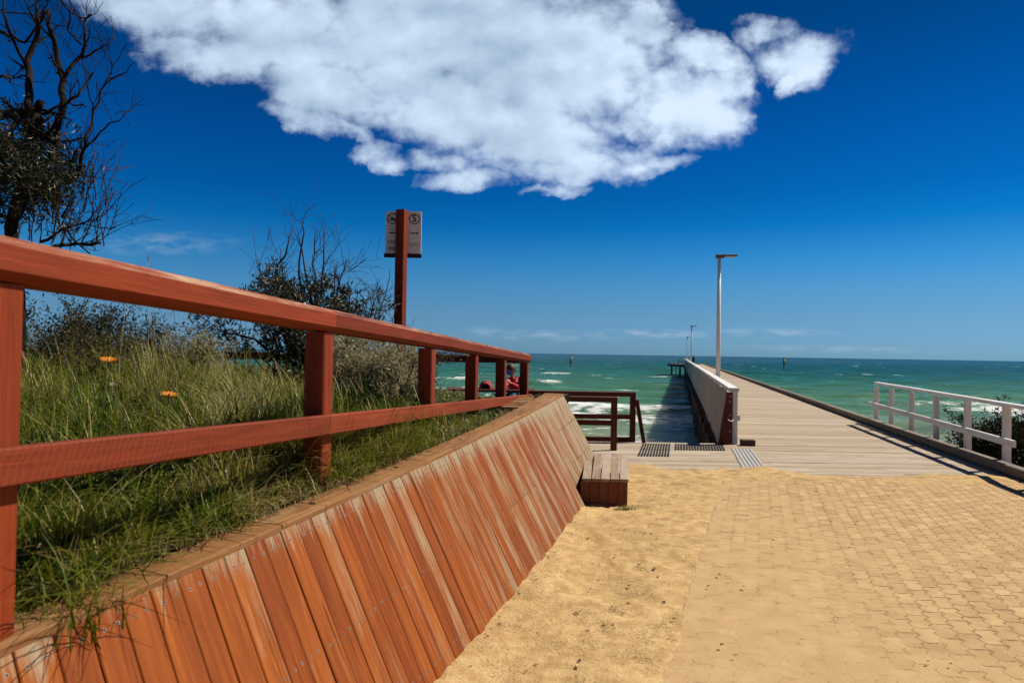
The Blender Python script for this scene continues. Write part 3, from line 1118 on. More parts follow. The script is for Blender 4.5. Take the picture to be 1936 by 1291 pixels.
def build_fence():
    root = empty("timber_fence", (fence_x(5), 5, 1.0), "red brown fence above the plank wall, worn pale along its top edge", "fence")
    W_ = .115
    dirv = Vector((FT, 1, 0)).normalized()
    side = Vector((dirv.y, -dirv.x, 0))
    dpost = [FK / (1220 - x) for x in (-24, 604, 808, 893, 948, 992)]
    dpost = [dpost[0] - 1.72] + dpost
    for d in dpost:
        mb = MB()
        top = fence_z(d, 'top') - .125
        p = Vector((fence_x(d), d, 0))
        mb.beam(p + Vector((0, 0, .45)), p + Vector((0, 0, top)), W_, W_, dirv, .007, None, (0, 0))
        mb.build("post", MT['rail'], root)
    # top rail in two lengths, butted on a post
    cuts = [.15, dpost[2] + .02, dpost[-1] + .10]
    for a, b in zip(cuts[:-1], cuts[1:]):
        mb = MB()
        pa = Vector((fence_x(a), a, fence_z(a, 'top') - .06))
        pb = Vector((fence_x(b) , b - .003, fence_z(b, 'top') - .06))
        mb.beam(pa + side * .012, pb + side * .012, .155, .12, (0, 0, 1), .026, None, (0, .78), segs=10, warp=.0012)
        mb.build("top_rail", MT['rail'], root)
    cuts = [.15, dpost[2] - .05, dpost[-1] + .14]
    for a, b in zip(cuts[:-1], cuts[1:]):
        mb = MB()
        pa = Vector((fence_x(a), a, fence_z(a, 'mid') - .05))
        pb = Vector((fence_x(b), b - .003, fence_z(b, 'mid') - .05))
        off = side * (W_ / 2 + .022)
        mb.beam(pa + off, pb + off, .045, .105, (0, 0, 1), .006, None, (0, .25), segs=6, warp=.001)
        mb.build("mid_rail", MT['midrail'], root)
    # seaward return of the fence, far side of the bed
    D = FK / 219 + .02
    root = empty("timber_fence", (-2, D, 1.0), "red brown fence rail seen behind the shrubs along the seaward side of the garden", "fence")
    mb = MB()
    xe = fence_x(D) - .09
    mb.beam((-7.5, D, 1.60 - .06), (xe, D, 1.612 - .06), .14, .115, (0, 0, 1), .014, None, (0, .5), segs=6)
    mb.build("top_rail", MT['redrail'], root)
    for x in (-7.0, -5.1, -2.75, -1.50):
        mb = MB()
        mb.beam((x, D, -.2), (x, D, 1.49), .11, .11, (0, 1, 0), .006)
        mb.build("post", MT['redrail'], root)


build_fence()


def rail_set(name, label, d, xa, xb, ztop, zmid, zlow, posts, brace=None, w=.10):
    root = empty(name, (xb, d, 0), label, "railing", "dark red railings beside the beach steps")
    mb = MB()
    mb.beam((xa, d + .02, ztop - .045), (xb + .05, d, ztop - .045), .12, .09, (0, 0, 1), .01, None, (0, .45), segs=4)
    mb.build("top_rail", MT['redrail'], root)
    for z in (zmid, zlow):
        if z is None:
            continue
        mb = MB()
        mb.beam((xa, d + .03, z), (xb - .05, d + .01, z), .05, .09, (0, 0, 1), .006, None, (0, .2))
        mb.build("mid_rail", MT['redrail'], root)
    for x in posts:
        mb = MB()
        mb.beam((x, d, -.3 if x < xb - .1 else -.02), (x, d, ztop - .09), w, w, (0, 1, 0), .006)
        mb.build("post", MT['redrail'], root)
    if brace:
        mb = MB()
        mb.beam(brace[0], brace[1], .07, .05, (0, 1, 0), .005)
        mb.build("brace", MT['redrail'], root)
    return root


g = gp(1160, 851, 0)
rail_set("step_railing", "dark red railing with two rails whose post stands just behind the low bench", g.y, .55, g.x, 1.65 - (750 - 670) / FPX * g.y, .47, None, [g.x, .72])
g2 = gp(1195, 835, 0)
rail_set("step_railing", "dark red three rail railing with a slanted brace at the seaward edge of the boardwalk", g2.y - .02, .10, g2.x, .945, .47, .045, [g2.x, .30], (Vector((g2.x + .06, g2.y - .1, .80)), Vector((g2.x + .20, g2.y - .12, .0))))


# ------------------------------------------------------------------ low bench
def build_bench():
    a = gp(1188, 958, 0)
    b_ = gp(1188, 858, .30)
    xw0 = wall_foot(7.55, .3).x
    root = empty("box_bench", (a.x - .25, 8.3, 0), "low timber box bench with greyed slat top at the far end of the plank wall", "bench")
    d0, d1 = a.y, b_.y
    mb = MB()
    n = 5
    for k in range(n):
        f0, f1 = k / n, (k + 1) / n
        xl0, xl1 = .78, 1.02
        x0a, x0b = xl0 + (a.x - xl0) * f0, xl0 + (a.x - xl0) * f1
        x1a, x1b = xl1 + (b_.x - xl1) * f0, xl1 + (b_.x - xl1) * f1
        w = (x0b - x0a) - .008
        mb.beam(((x0a + x0b) / 2, d0 - .012, .2845), ((x1a + x1b) / 2, d1, .2845), w, .032, (0, 0, 1), .004, None, (.1, .2))
    mb.build("seat", MT['bench'], root)
    mb = MB()
    n = 5
    for k in range(n):
        x0, x1 = .77 + (a.x - .02 - .77) * k / n, .77 + (a.x - .02 - .77) * (k + 1) / n
        mb.beam(((x0 + x1) / 2, d0 + .015, -.05), ((x0 + x1) / 2, d0 + .015, .266), (x1 - x0) - .004, .025, (0, 1, 0), .003)
    mb.build("front_panel", MT['benchside'], root)
    mb = MB()
    n = 14
    for k in range(n):
        f0, f1 = k / n, (k + 1) / n
        p0 = Vector((a.x - .02, d0 + .03, 0)).lerp(Vector((b_.x - .02, d1 - .02, 0)), f0)
        p1 = Vector((a.x - .02, d0 + .03, 0)).lerp(Vector((b_.x - .02, d1 - .02, 0)), f1)
        c = (p0 + p1) / 2
        mb.beam(c + Vector((0, 0, -.05)), c + Vector((0, 0, .266)), (p1 - p0).length - .004, .025, (1, -.2, 0), .003)
    mb.build("side_panel", MT['benchside'], root)


build_bench()


# ------------------------------------------------------------------ mats on the boardwalk
def slat_mat(name, label, cat, c0, c1, d0, d1, n, mat, w, z0=.004, th=.010, group=None, frame=False):
    root = empty(name, (pier_x((d0 + d1) / 2, (c0 + c1) / 2), (d0 + d1) / 2, 0), label, cat, group)
    mb = MB()
    for k in range(n):
        c = c0 + (c1 - c0) * (k + .5) / n
        mb.beam((pier_x(d0, c), d0, z0 + th / 2), (pier_x(d1, c), d1, z0 + th / 2), w, th, (0, 0, 1), .002, .5)
    mb.build("slats", mat, root)
    if frame:
        mb = MB()
        mb.poly([(pier_x(d0, c0), d0, .004), (pier_x(d0, c1), d0, .004), (pier_x(d1, c1), d1, .004), (pier_x(d1, c0), d1, .004)], .5)
        mb.build("base_sheet", mat, root)
    for f in (.12, .5, .88):
        d = d0 + (d1 - d0) * f
        mb = MB()
        mb.beam((pier_x(d, c0), d, z0 + .002), (pier_x(d, c1), d, z0 + .002), .02, .003, (0, 0, 1), .0008, .5)
        mb.build("cross_bar", mat, root)


slat_mat("grating", "long black slatted grating set in the boards near the dark railing", "grating", -.68, -.15, 11.15, 12.74, 11, MT['rubber'], .026, group="black gratings in the boardwalk")
slat_mat("grating", "short wide black slatted grating along the seaward edge of the boardwalk", "grating", -.08, .82, 11.95, 12.74, 18, MT['rubber'], .026, group="black gratings in the boardwalk")
slat_mat("tactile_strip", "pale ribbed tactile strip on the boards at the foot of the pier", "tactile strip", .93, 1.30, 9.85, 12.25, 6, MT['tactile'], .035, z0=.008, th=.006, frame=True)


# ------------------------------------------------------------------ pier
def build_pier():
    D0, D1 = 12.86, 134.0
    L_, R_ = 1.0, 4.86
    root = empty("pier", (pier_x(13, 2.9), 13, 0), "long timber pier on dark piles reaching straight out over the green sea", "pier")
    mb = MB()
    d = D0
    while d < D1:
        pitch = .142 if d < 70 else .42
        w = pitch - .010
        mb.beam((pier_x(d, L_), d + pitch / 2, -.02 + random.uniform(-.003, .003)), (pier_x(d, R_), d + pitch / 2, -.02 + random.uniform(-.003, .003)), w, .04, (0, 0, 1), .004, None, (0, .12))
        d += pitch
    mb.build("deck", MT['deck'], root)
    # long bearers under the deck
    for c in (L_ + .12, 2.9, R_ - .12):
        mb = MB()
        mb.beam((pier_x(D0 + .1, c), D0 + .1, -.21), (pier_x(D1, c), D1, -.21), .15, .30, (0, 0, 1), .006, segs=8)
        mb.build("bearer", MT['pile'], root)
    # bents: two piles and a cross beam
    ds = list(np.arange(14.2, 70, 2.9)) + list(np.arange(72.5, 134, 4.6))
    for d in ds:
        for c in (L_ - .02, R_ - .05):
            mb = MB()
            r = random.uniform(.13, .17)
            p = Vector((pier_x(d, c), d + random.uniform(-.15, .15), 0))
            lean = Vector((random.uniform(-.05, .05), random.uniform(-.05, .05), 0))
            mb.tube([p + lean + Vector((0, 0, -4.2)), p + Vector((0, 0, -1.2)), p + Vector((0, 0, -.28))], [r * 1.1, r, r * .95], 10)
            mb.build("pile", MT['pile'], root)
        mb = MB()
        mb.beam((pier_x(d, L_ - .25), d + .16, -.48), (pier_x(d, R_ + .2), d + .16, -.48), .16, .24, (0, 0, 1), .006)
        mb.build("cross_beam", MT['pile'], root)
    # kerb
    mb = MB()
    d = D0
    while d < D1:
        d2 = min(d + 4.5, D1)
        mb.beam((pier_x(d + .01, R_ - .09), d + .01, .095), (pier_x(d2 - .01, R_ - .09), d2 - .01, .095), .15, .13, (0, 0, 1), .01, None, (.1, .4))
        d = d2
    d = D0 + .4
    while d < D1:
        mb.beam((pier_x(d, R_ - .09), d, .015), (pier_x(d + .3, R_ - .09), d + .3, .015), .13, .03, (0, 0, 1), .003)
        d += 1.5
    mb.build("kerb", MT['kerb'], root)
    # paling screen on the left side
    mb = MB()
    d = D0 + .25
    while d < 126:
        w = .150 if d < 60 else .45
        zb = -.22 + random.uniform(-.05, .03) + (random.choice((0, 0, -.12)) if d < 24 else 0)
        p = Vector((pier_x(d, L_ - .09), d + w / 2, 0))
        mb.beam(p + Vector((0, 0, zb)), p + Vector((0, 0, .985)), w - .012, .024, (1, -.2463, 0), .004, None, (0, 0))
        d += w
    mb.build("paling_screen", MT['screen'], root)
    mb = MB()
    d = D0 - .05
    while d < 126:
        d2 = min(d + 5.0, 126)
        mb.beam((pier_x(d, L_ + .02), d + .004, 1.025), (pier_x(d2, L_ + .02), d2 - .004, 1.025), .19, .07, (0, 0, 1), .012, None, (0, .0))
        d = d2
    mb.build("handrail", MT['white'], root)
    d = D0 + .02
    while d < 126:
        mb = MB()
        mb.beam((pier_x(d, L_ + .04), d, .0), (pier_x(d, L_ + .04), d, .985), .11, .11, (.2463, 1, 0), .006)
        mb.build("post", MT['white'], root)
        d += 3.0 if d < 40 else 9
    # angled red-brown brace at the landward end, with its bolts, handrail stub and stop block
    mb = MB()
    e = Vector((pier_x(D0, L_), D0 - .04, 0))
    pa, pb = e + Vector((-.30, -.06, 0)), e + Vector((-.06, -.06, 0))
    mb.poly([e + Vector((-.28, -.03, -.02)), e + Vector((-.02, -.03, -.02)), e + Vector((-.02, -.03, .98)), e + Vector((-.12, -.03, .98))], .5, 0, 0, False, [(0, 0), (0, .3), (1, .3), (1, .2)])
    mb.poly([e + Vector((-.12, .03, .98)), e + Vector((-.02, .03, .98)), e + Vector((-.02, .03, -.02)), e + Vector((-.28, .03, -.02))], .5, 0, 0, False, [(1, .2), (1, .3), (0, .3), (0, 0)])
    mb.poly([e + Vector((-.28, -.03, -.02)), e + Vector((-.12, -.03, .98)), e + Vector((-.12, .03, .98)), e + Vector((-.28, .03, -.02))], .5, 0, 0, False, [(0, 0), (1, 0), (1, .06), (0, .06)])
    mb.poly([e + Vector((-.02, .03, -.02)), e + Vector((-.02, .03, .98)), e + Vector((-.02, -.03, .98)), e + Vector((-.02, -.03, -.02))], .5, 0, 0, False, [(0, 0), (1, 0), (1, .06), (0, .06)])
    mb.poly([e + Vector((-.12, -.03, .98)), e + Vector((-.02, -.03, .98)), e + Vector((-.02, .03, .98)), e + Vector((-.12, .03, .98))], .5)
    br = mb.build("end_brace", MT['redrail'], root)
    for z in (.25, .55, .8, .9):
        mb = MB()
        mb.disc(e + Vector((-.07, -.03, z)), (0, -1, 0), .014, 8, .008)
        mb.build("bolt", MT['tactile'], br)
    mb = MB()
    mb.ring(e + Vector((-.07, -.045, .47)), (.15, -.5, .75), .045, .06, 18, .012)
    mb.build("mooring_ring", MT['tactile'], br)
    mb = MB()
    mb.beam(e + Vector((.10, -.02, .50)), e + Vector((.18, .55, .50)), .05, .10, (0, 0, 1), .01)
    mb.build("handrail_stub", MT['white'], root)
    mb = MB()
    mb.beam(e + Vector((.12, -.10, .055)), e + Vector((.36, -.10, .055)), .16, .11, (0, 0, 1), .008)
    mb.build("stop_block", MT['pile'], root)
    # widened head of the pier with white railing
    mb = MB()
    x1 = pier_x(132, 1.0)
    x0 = x1 - 2.75
    for k in range(10):
        y = 127 + k * .8
        mb.beam((x0, y, -.02), (pier_x(y, 1.0), y, -.02), .78, .05, (0, 0, 1), .004)
    mb.beam((x0, 127, -.25), (x0, 134.5, -.25), .2, .4, (0, 0, 1))
    mb.beam((x0, 126.9, -.25), (x1, 126.9, -.25), .2, .4, (0, 0, 1))
    mb.build("head_platform", MT['pile'], root)
    for (x, y) in ((x0 + .6, 127.2), (x0 + .6, 133.8), (x1 - .3, 127.2)):
        mb = MB()
        mb.tube([(x, y, -5), (x, y, -.4)], [.2, .18], 8)
        mb.build("pile", MT['pile'], root)
    mb = MB()
    for z in (1.05, .72, .40):
        mb.beam((x0 + .05, 126.6, z), (x1 - .05, 126.6, z), .12, .15, (0, 0, 1))
        mb.beam((x0 + .05, 126.95, z), (x0 + .05, 134.4, z), .10, .10, (0, 0, 1))
    for x in np.linspace(x0 + .05, x1, 4):
        mb.beam((x, 126.68, 0), (x, 126.68, 1.0), .14, .14, (0, 1, 0))
    mb.build("head_railing", MT['white'], root)
    # thin ladder at the head
    mb = MB()
    for dx in (0, .4):
        mb.tube([(x0 - .25 + dx * .3, 127.0, -2.6), (x0 - .25 + dx * .3, 127.0, .2)], .03, 6)
    mb.build("ladder", MT['pile'], root)


build_pier()


def build_kerb_and_white_fence():
    mb = MB()
    cuts = [8.2, 9.0, 12.84]
    R_ = 4.86
    mb.beam((pier_x(9.25, R_ - .09), 9.25, .095), (pier_x(12.84, R_ - .09), 12.84, .095), .15, .13, (0, 0, 1), .012, None, (.1, .35), segs=4)
    o = mb.build("timber_kerb", MT['kerb'])
    tag(o, "grey weathered timber kerb along the boardwalk below the white fence", "kerb")
    mb = MB()
    mb.beam((pier_x(8.2, R_ - .05), 8.25, .04), (pier_x(9.2, R_ - .09), 9.2, .07), .16, .12, (0, 0, 1), .02, None, (.1, .3), segs=3, warp=.01)
    mb.beam((pier_x(8.6, R_ + .05), 8.3, .02), (pier_x(9.3, R_ + .03), 9.3, .03), .22, .06, (0, 0, 1), .015, None, (.1, .3))
    o = mb.build("kerb_end", MT['kerb'])
    tag(o, "half buried broken kerb end in the sand at the right hand edge", "kerb")
    root = empty("white_fence", (pier_x(12, 4.95), 12, 0), "white painted post and rail fence along the right side of the boardwalk", "fence")
    c = 4.96
    for x in (1655, 1683, 1721, 1767, 1826, 1899, 1996):
        d = FPX * (c - .04) / (x - 1286)
        mb = MB()
        mb.beam((pier_x(d, c), d, -.35), (pier_x(d, c), d, .95), .092, .092, (.2463, 1, 0), .007)
        mb.build("post", MT['white'], root)
    def top(d):
        return .985 + (d - 10.2) / 6.7 * .05
    mb = MB()
    mb.beam((pier_x(7.3, c), 7.3, top(7.3)), (pier_x(17.25, c), 17.25, top(17.25)), .125, .06, (0, 0, 1), .012, None, (0, -.05), segs=8, warp=.002)
    mb.build("top_rail", MT['white'], root)
    mb = MB()
    mb.beam((pier_x(9.95, c - .085), 9.95, .44), (pier_x(17.6, c - .085), 17.6, .50), .05, .105, (0, 0, 1), .008, None, (0, 0), segs=6, warp=.002)
    mb.build("mid_rail", MT['white'], root)
    # strip of boards the posts are fixed to, outside the kerb
    mb = MB()
    mb.beam((pier_x(9.4, 5.02), 9.4, -.10), (pier_x(17.6, 5.02), 17.6, -.10), .28, .10, (0, 0, 1), .01, None, (.1, .3), segs=5)
    mb.build("base_rail", MT['kerb'], root)
    # pale rock beside the kerb
    mb = MB()
    c0 = Vector((pier_x(12.6, 5.55), 12.75, -.32))
    n = 12
    for i in range(7):
        pass
    import bmesh
    bm = bmesh.new()
    bmesh.ops.create_icosphere(bm, subdivisions=3, radius=1.0)
    for v in bm.verts:
        k = 1 + .30 * (mnoise.noise(v.co * 1.6) + .5 * mnoise.noise(v.co * 4))
        v.co = Vector((v.co.x * .38 * k, v.co.y * .30 * k, v.co.z * .17 * k))
    me = bpy.data.meshes.new("beach_rock")
    bm.to_mesh(me)
    bm.free()
    me.materials.append(MT['rock'])
    o = bpy.data.objects.new("beach_rock", me)
    COL.objects.link(o)
    o.location = c0
    tag(o, "pale rounded rock on the beach beyond the white fence", "rock")


build_kerb_and_white_fence()


# ------------------------------------------------------------------ lamps
def build_lamps():
    def lamp(d, label):
        base = Vector((pier_x(d, 1.22), d, 0))
        root = empty("street_lamp", base, label, "lamp", "lamps along the pier")
        H = 4.83
        mb = MB()
        mb.tube([base + Vector((0, 0, 0)), base + Vector((0, 0, 2.4)), base + Vector((0, 0, H))], [.072, .066, .052], 14)
        mb.build("pole", MT['lamp'], root)
        mb = MB()
        mb.tube([base + Vector((0, 0, 0)), base + Vector((0, 0, .03))], [.15, .15], 12)
        mb.build("base_plate", MT['lamp'], root)
        mb = MB()
        mb.beam(base + Vector((-.10, 0, H + .01)), base + Vector((.14, 0, H + .015)), .16, .13, (0, 0, 1), .03)
        mb.beam(base + Vector((.10, 0, H + .035)), base + Vector((.56, 0, H + .045)), .24, .06, (0, 0, 1), .02)
        hd = mb.build("lamp_head", MT['lamphead'], root)
        mb = MB()
        mb.beam(base + Vector((.16, 0, H - .003)), base + Vector((.52, 0, H + .007)), .18, .02, (0, 0, 1), .004)
        mb.build("lens", MT['tactile'], hd)
    lamp(21.8, "tall pale lamp post with flat dark head, nearest of the three on the pier")
    lamp(74.0, "middle pier lamp post of three, about a third the height of the nearest")
    lamp(117.0, "smallest and farthest lamp post on the pier, close to the railed platform")


build_lamps()


# ------------------------------------------------------------------ sign
def build_sign():
    d = 9.0
    tl, tr, bl = pt(729.5, 399, d), pt(797.5, 398.5, d), pt(727, 486, d)
    base = Vector((pt(757, 612, d - .1).x, d - .1, .9))
    root = empty("beach_sign", base, "grey notice board with number 5 and warning circles on a brown timber post", "sign")
    topz = pt(760, 398, d - .1).z
    px = pt(760, 398, d - .1).x
    mb = MB()
    mb.beam((px, d - .1, .6), (px, d - .1, topz + .005), .125, .115, (.35, 1, 0), .008, None, (0, .2))
    mb.build("post", MT['rail'], root)
    x0, x1 = tl.x, tr.x
    z1, z0 = tl.z, bl.z
    mb = MB()
    mb.box((x0, d, z0 + .05), (x1, d + .012, z1), .5, (0, 0), 0, .003)
    bd = mb.build("sign_board", MT['signface'], root)
    mb = MB()
    mb.beam((x0 - .012, d + .003, z0 + .022), (x1 + .004, d + .003, z0 + .022), .03, .055, (0, 0, 1), .01, .5)
    mb.build("bottom_band", MT['black'], root)
    w, h = x1 - x0, z1 - z0

    def P(u, v):
        return Vector((x0 + w * u, d - .0015, z1 - h * v))
    fw = Vector((0, -1, 0))
    # circles
    mb = MB()
    mb.ring(P(.80, .165), fw, .060, .072, 32, .002)
    mb.ring(P(.195, .165), fw, .062, .074, 32, .002)
    a, b = P(.195 - .10, .165 - .075), P(.195 + .10, .165 + .075)
    mb.beam(a + fw * .002, b + fw * .002, .003, .011, (0, 0, 1), .0005, .5)
    mb.build("sign_rings", MT['red'], bd)
    mb = MB()
    # watercraft pictogram
    c = P(.20, .175)
    k = .05
    mb.poly([c + Vector((x * k, -.003, y * k)) for x, y in ((-.9, -.2), (.8, -.2), (1.0, .1), (.3, .15), (.1, .5), (-.1, .5), (-.15, .1), (-.8, .15))][::-1], .5)
    mb.poly([c + Vector((x * k, -.003, y * k)) for x, y in ((-.9, -.35), (.9, -.35), (.7, -.55), (-.7, -.55))][::-1], .5)
    mb.build("watercraft_symbol", MT['black'], bd)
    # arrows
    for (u0, u1) in ((.70, .90), (.10, .32)):
        mb = MB()
        mb.beam(P(u0, .475) + fw * .001, P(u1, .475) + fw * .001, .003, .013, (0, 0, 1), .0004, .5)
        if u0 > .5:
            e = P(.93, .475)
            mb.poly([e + fw * .003, e + fw * .003 + Vector((-.03, 0, .018)), e + fw * .003 + Vector((-.03, 0, -.018))], .5)
        mb.build("arrow", MT['black'], bd)
    # lines of small unreadable text
    for (u0, u1, v, t) in ((.06, .30, .395, .003), (.66, .96, .70, .007), (.70, .92, .745, .007), (.05, .25, .385, .002)):
        u = u0
        mb = MB()
        while u < u1:
            du = random.uniform(.02, .045)
            mb.beam(P(u, v) + fw * .001, P(min(u + du, u1), v) + fw * .001, .002, t * random.uniform(.7, 1.3), (0, 0, 1), .0003, .5)
            u += du + .012
        mb.build("text_line", MT['black'], bd)
    # small round symbols
    for (u, v) in ((.13, .67), (.25, .67), (.13, .81), (.25, .81)):
        mb = MB()
        mb.ring(P(u, v), fw, .020, .026, 18, .002)
        mb.disc(P(u, v), fw, .010 if v > .75 else .006, 10, .002)
        mb.build("round_symbol", MT['black'], bd)
    cu = bpy.data.curves.new("sign_number", 'FONT')
    cu.body = "5"
    cu.size = .125
    cu.align_x = 'CENTER'
    cu.align_y = 'CENTER'
    cu.extrude = .001
    cu.offset = .0022
    cu.materials.append(MT['black'])
    tmp = bpy.data.objects.new("sign_number", cu)
    COL.objects.link(tmp)
    me = bpy.data.meshes.new_from_object(tmp.evaluated_get(bpy.context.evaluated_depsgraph_get()))
    bpy.data.objects.remove(tmp)
    o = bpy.data.objects.new("sign_number", me)
    COL.objects.link(o)
    o.parent = bd
    o.location = P(.80, .165) + Vector((0, -.004, 0)) - parent_loc(bd)
    o.rotation_euler = (R(90), 0, 0)


build_sign()


# ------------------------------------------------------------------ picnic table, child, things on the table
def skin_obj(name, verts, edges, radii, mat, parent, sub=2, root=0):
    me = bpy.data.meshes.new(name)
    org = parent_loc(parent)
    me.from_pydata([tuple(Vector(v) - org) for v in verts], edges, [])
    o = bpy.data.objects.new(name, me)
    COL.objects.link(o)
    o.parent = parent
    md = o.modifiers.new("Skin", 'SKIN')
    md.use_smooth_shade = True
    if not me.skin_vertices:
        me.skin_vertices.new() if hasattr(me.skin_vertices, "new") else None
    for i, r in enumerate(radii):
        sv = me.skin_vertices[0].data[i]
        sv.radius = (r, r) if not hasattr(r, '__len__') else r
        sv.use_root = (i == root)
    sm = o.modifiers.new("Smooth", 'SUBSURF')
    sm.levels = sub
    sm.render_levels = sub
    me.materials.append(mat)
    return o


def head_shape(mb, c, fwd, r, tilt=0.0, mi=0):
    """An egg-shaped head with nose, brow, chin and ears, facing fwd."""
    fwd = Vector(fwd).normalized()
    up = Vector((0, 0, 1))
    sd_ = fwd.cross(up).normalized()
    up = sd_.cross(fwd).normalized()
    nu, nv = 24, 18
    b = len(mb.v)
    for j in range(nv + 1):
        th = math.pi * j / nv
        for i in range(nu):
            ph = 2 * math.pi * i / nu
            x, y, z = math.sin(th) * math.sin(ph), math.sin(th) * math.cos(ph), math.cos(th)
            sx, sy, sz = .78, .92, 1.08
            if z < 0:
                sx *= 1 + .30 * z
                sy *= 1 + .10 * z
            q = Vector((x * sx, y * sy, z * sz))
            if y > .6:
                nose = math.exp(-((x / .12) ** 2 + ((z + .18) / .18) ** 2)) * .20
                eye = math.exp(-(((abs(x) - .28) / .13) ** 2 + ((z - .02) / .10) ** 2)) * .06
                mouth = math.exp(-((x / .22) ** 2 + ((z + .52) / .05) ** 2)) * .04
                q.y += nose - eye - mouth
            ear = math.exp(-(((abs(x) - 1) / .2) ** 2 + ((y + .05) / .16) ** 2 + ((z + .05) / .2) ** 2)) * .16
            q.x += math.copysign(ear, x)
            mb.v.append(tuple(Vector(c) + (sd_ * q.x + fwd * q.y + up * q.z) * r))
    for j in range(nv):
        for i in range(nu):
            i2 = (i + 1) % nu
            mb.face([b + j * nu + i, b + (j + 1) * nu + i, b + (j + 1) * nu + i2, b + j * nu + i2], [(0, 0)] * 4, .5, 0, mi, True)


def hair_cap(mb, c, fwd, r, low=-.35):
    fwd = Vector(fwd).normalized()
    up = Vector((0, 0, 1))
    sd_ = fwd.cross(up).normalized()
    up = sd_.cross(fwd).normalized()
    nu, nv = 28, 14
    b = len(mb.v)
    for j in range(nv + 1):
        for i in range(nu):
            ph = 2 * math.pi * i / nu
            lim = 1.05 + .75 * (1 - math.cos(ph)) / 2 + .25
            th = min(lim, 2.1) * j / nv
            x, y, z = math.sin(th) * math.sin(ph), math.sin(th) * math.cos(ph), math.cos(th)
            k = 1.06 + .05 * mnoise.noise(Vector((x * 5, y * 5, z * 5)))
            mb.v.append(tuple(Vector(c) + (sd_ * x * .80 + fwd * y * .94 + up * z * 1.1) * r * k))
    for j in range(nv):
        for i in range(nu):
            i2 = (i + 1) % nu
            mb.face([b + j * nu + i, b + (j + 1) * nu + i, b + (j + 1) * nu + i2, b + j * nu + i2], [(0, 0)] * 4, .5, 0, 0, True)


def hand_chain(V, E, Rr, wrist_i, wrist, dirv, palm_n, s=1.0, curl=.5):
    """Palm and five finger chains appended to a skin skeleton."""
    dirv, palm_n = Vector(dirv).normalized(), Vector(palm_n).normalized()
    sdv = dirv.cross(palm_n).normalized()
    V.append(Vector(wrist) + dirv * .035 * s)
    E.append((wrist_i, len(V) - 1))
    Rr.append((.022 * s, .014 * s))
    pi = len(V) - 1
    for k, (off, L) in enumerate(((-.018, .048), (-.006, .055), (.006, .052), (.018, .042))):
        p = Vector(wrist) + dirv * .062 * s + sdv * off * s
        q = p + dirv * (L * .55 * s) - palm_n * (L * .2 * curl * s)
        r_ = q + dirv * (L * .35 * s) - palm_n * (L * .5 * curl * s)
        a = len(V)
        V.extend([p, q, r_])
        E.extend([(pi, a), (a, a + 1), (a + 1, a + 2)])
        Rr.extend([.0075 * s, .0065 * s, .0052 * s])
    p = Vector(wrist) + dirv * .03 * s + sdv * .026 * s
    q = p + dirv * .028 * s + sdv * .014 * s
    a = len(V)
    V.extend([p, q])
    E.extend([(pi, a), (a, a + 1)])
    Rr.extend([.009 * s, .007 * s])


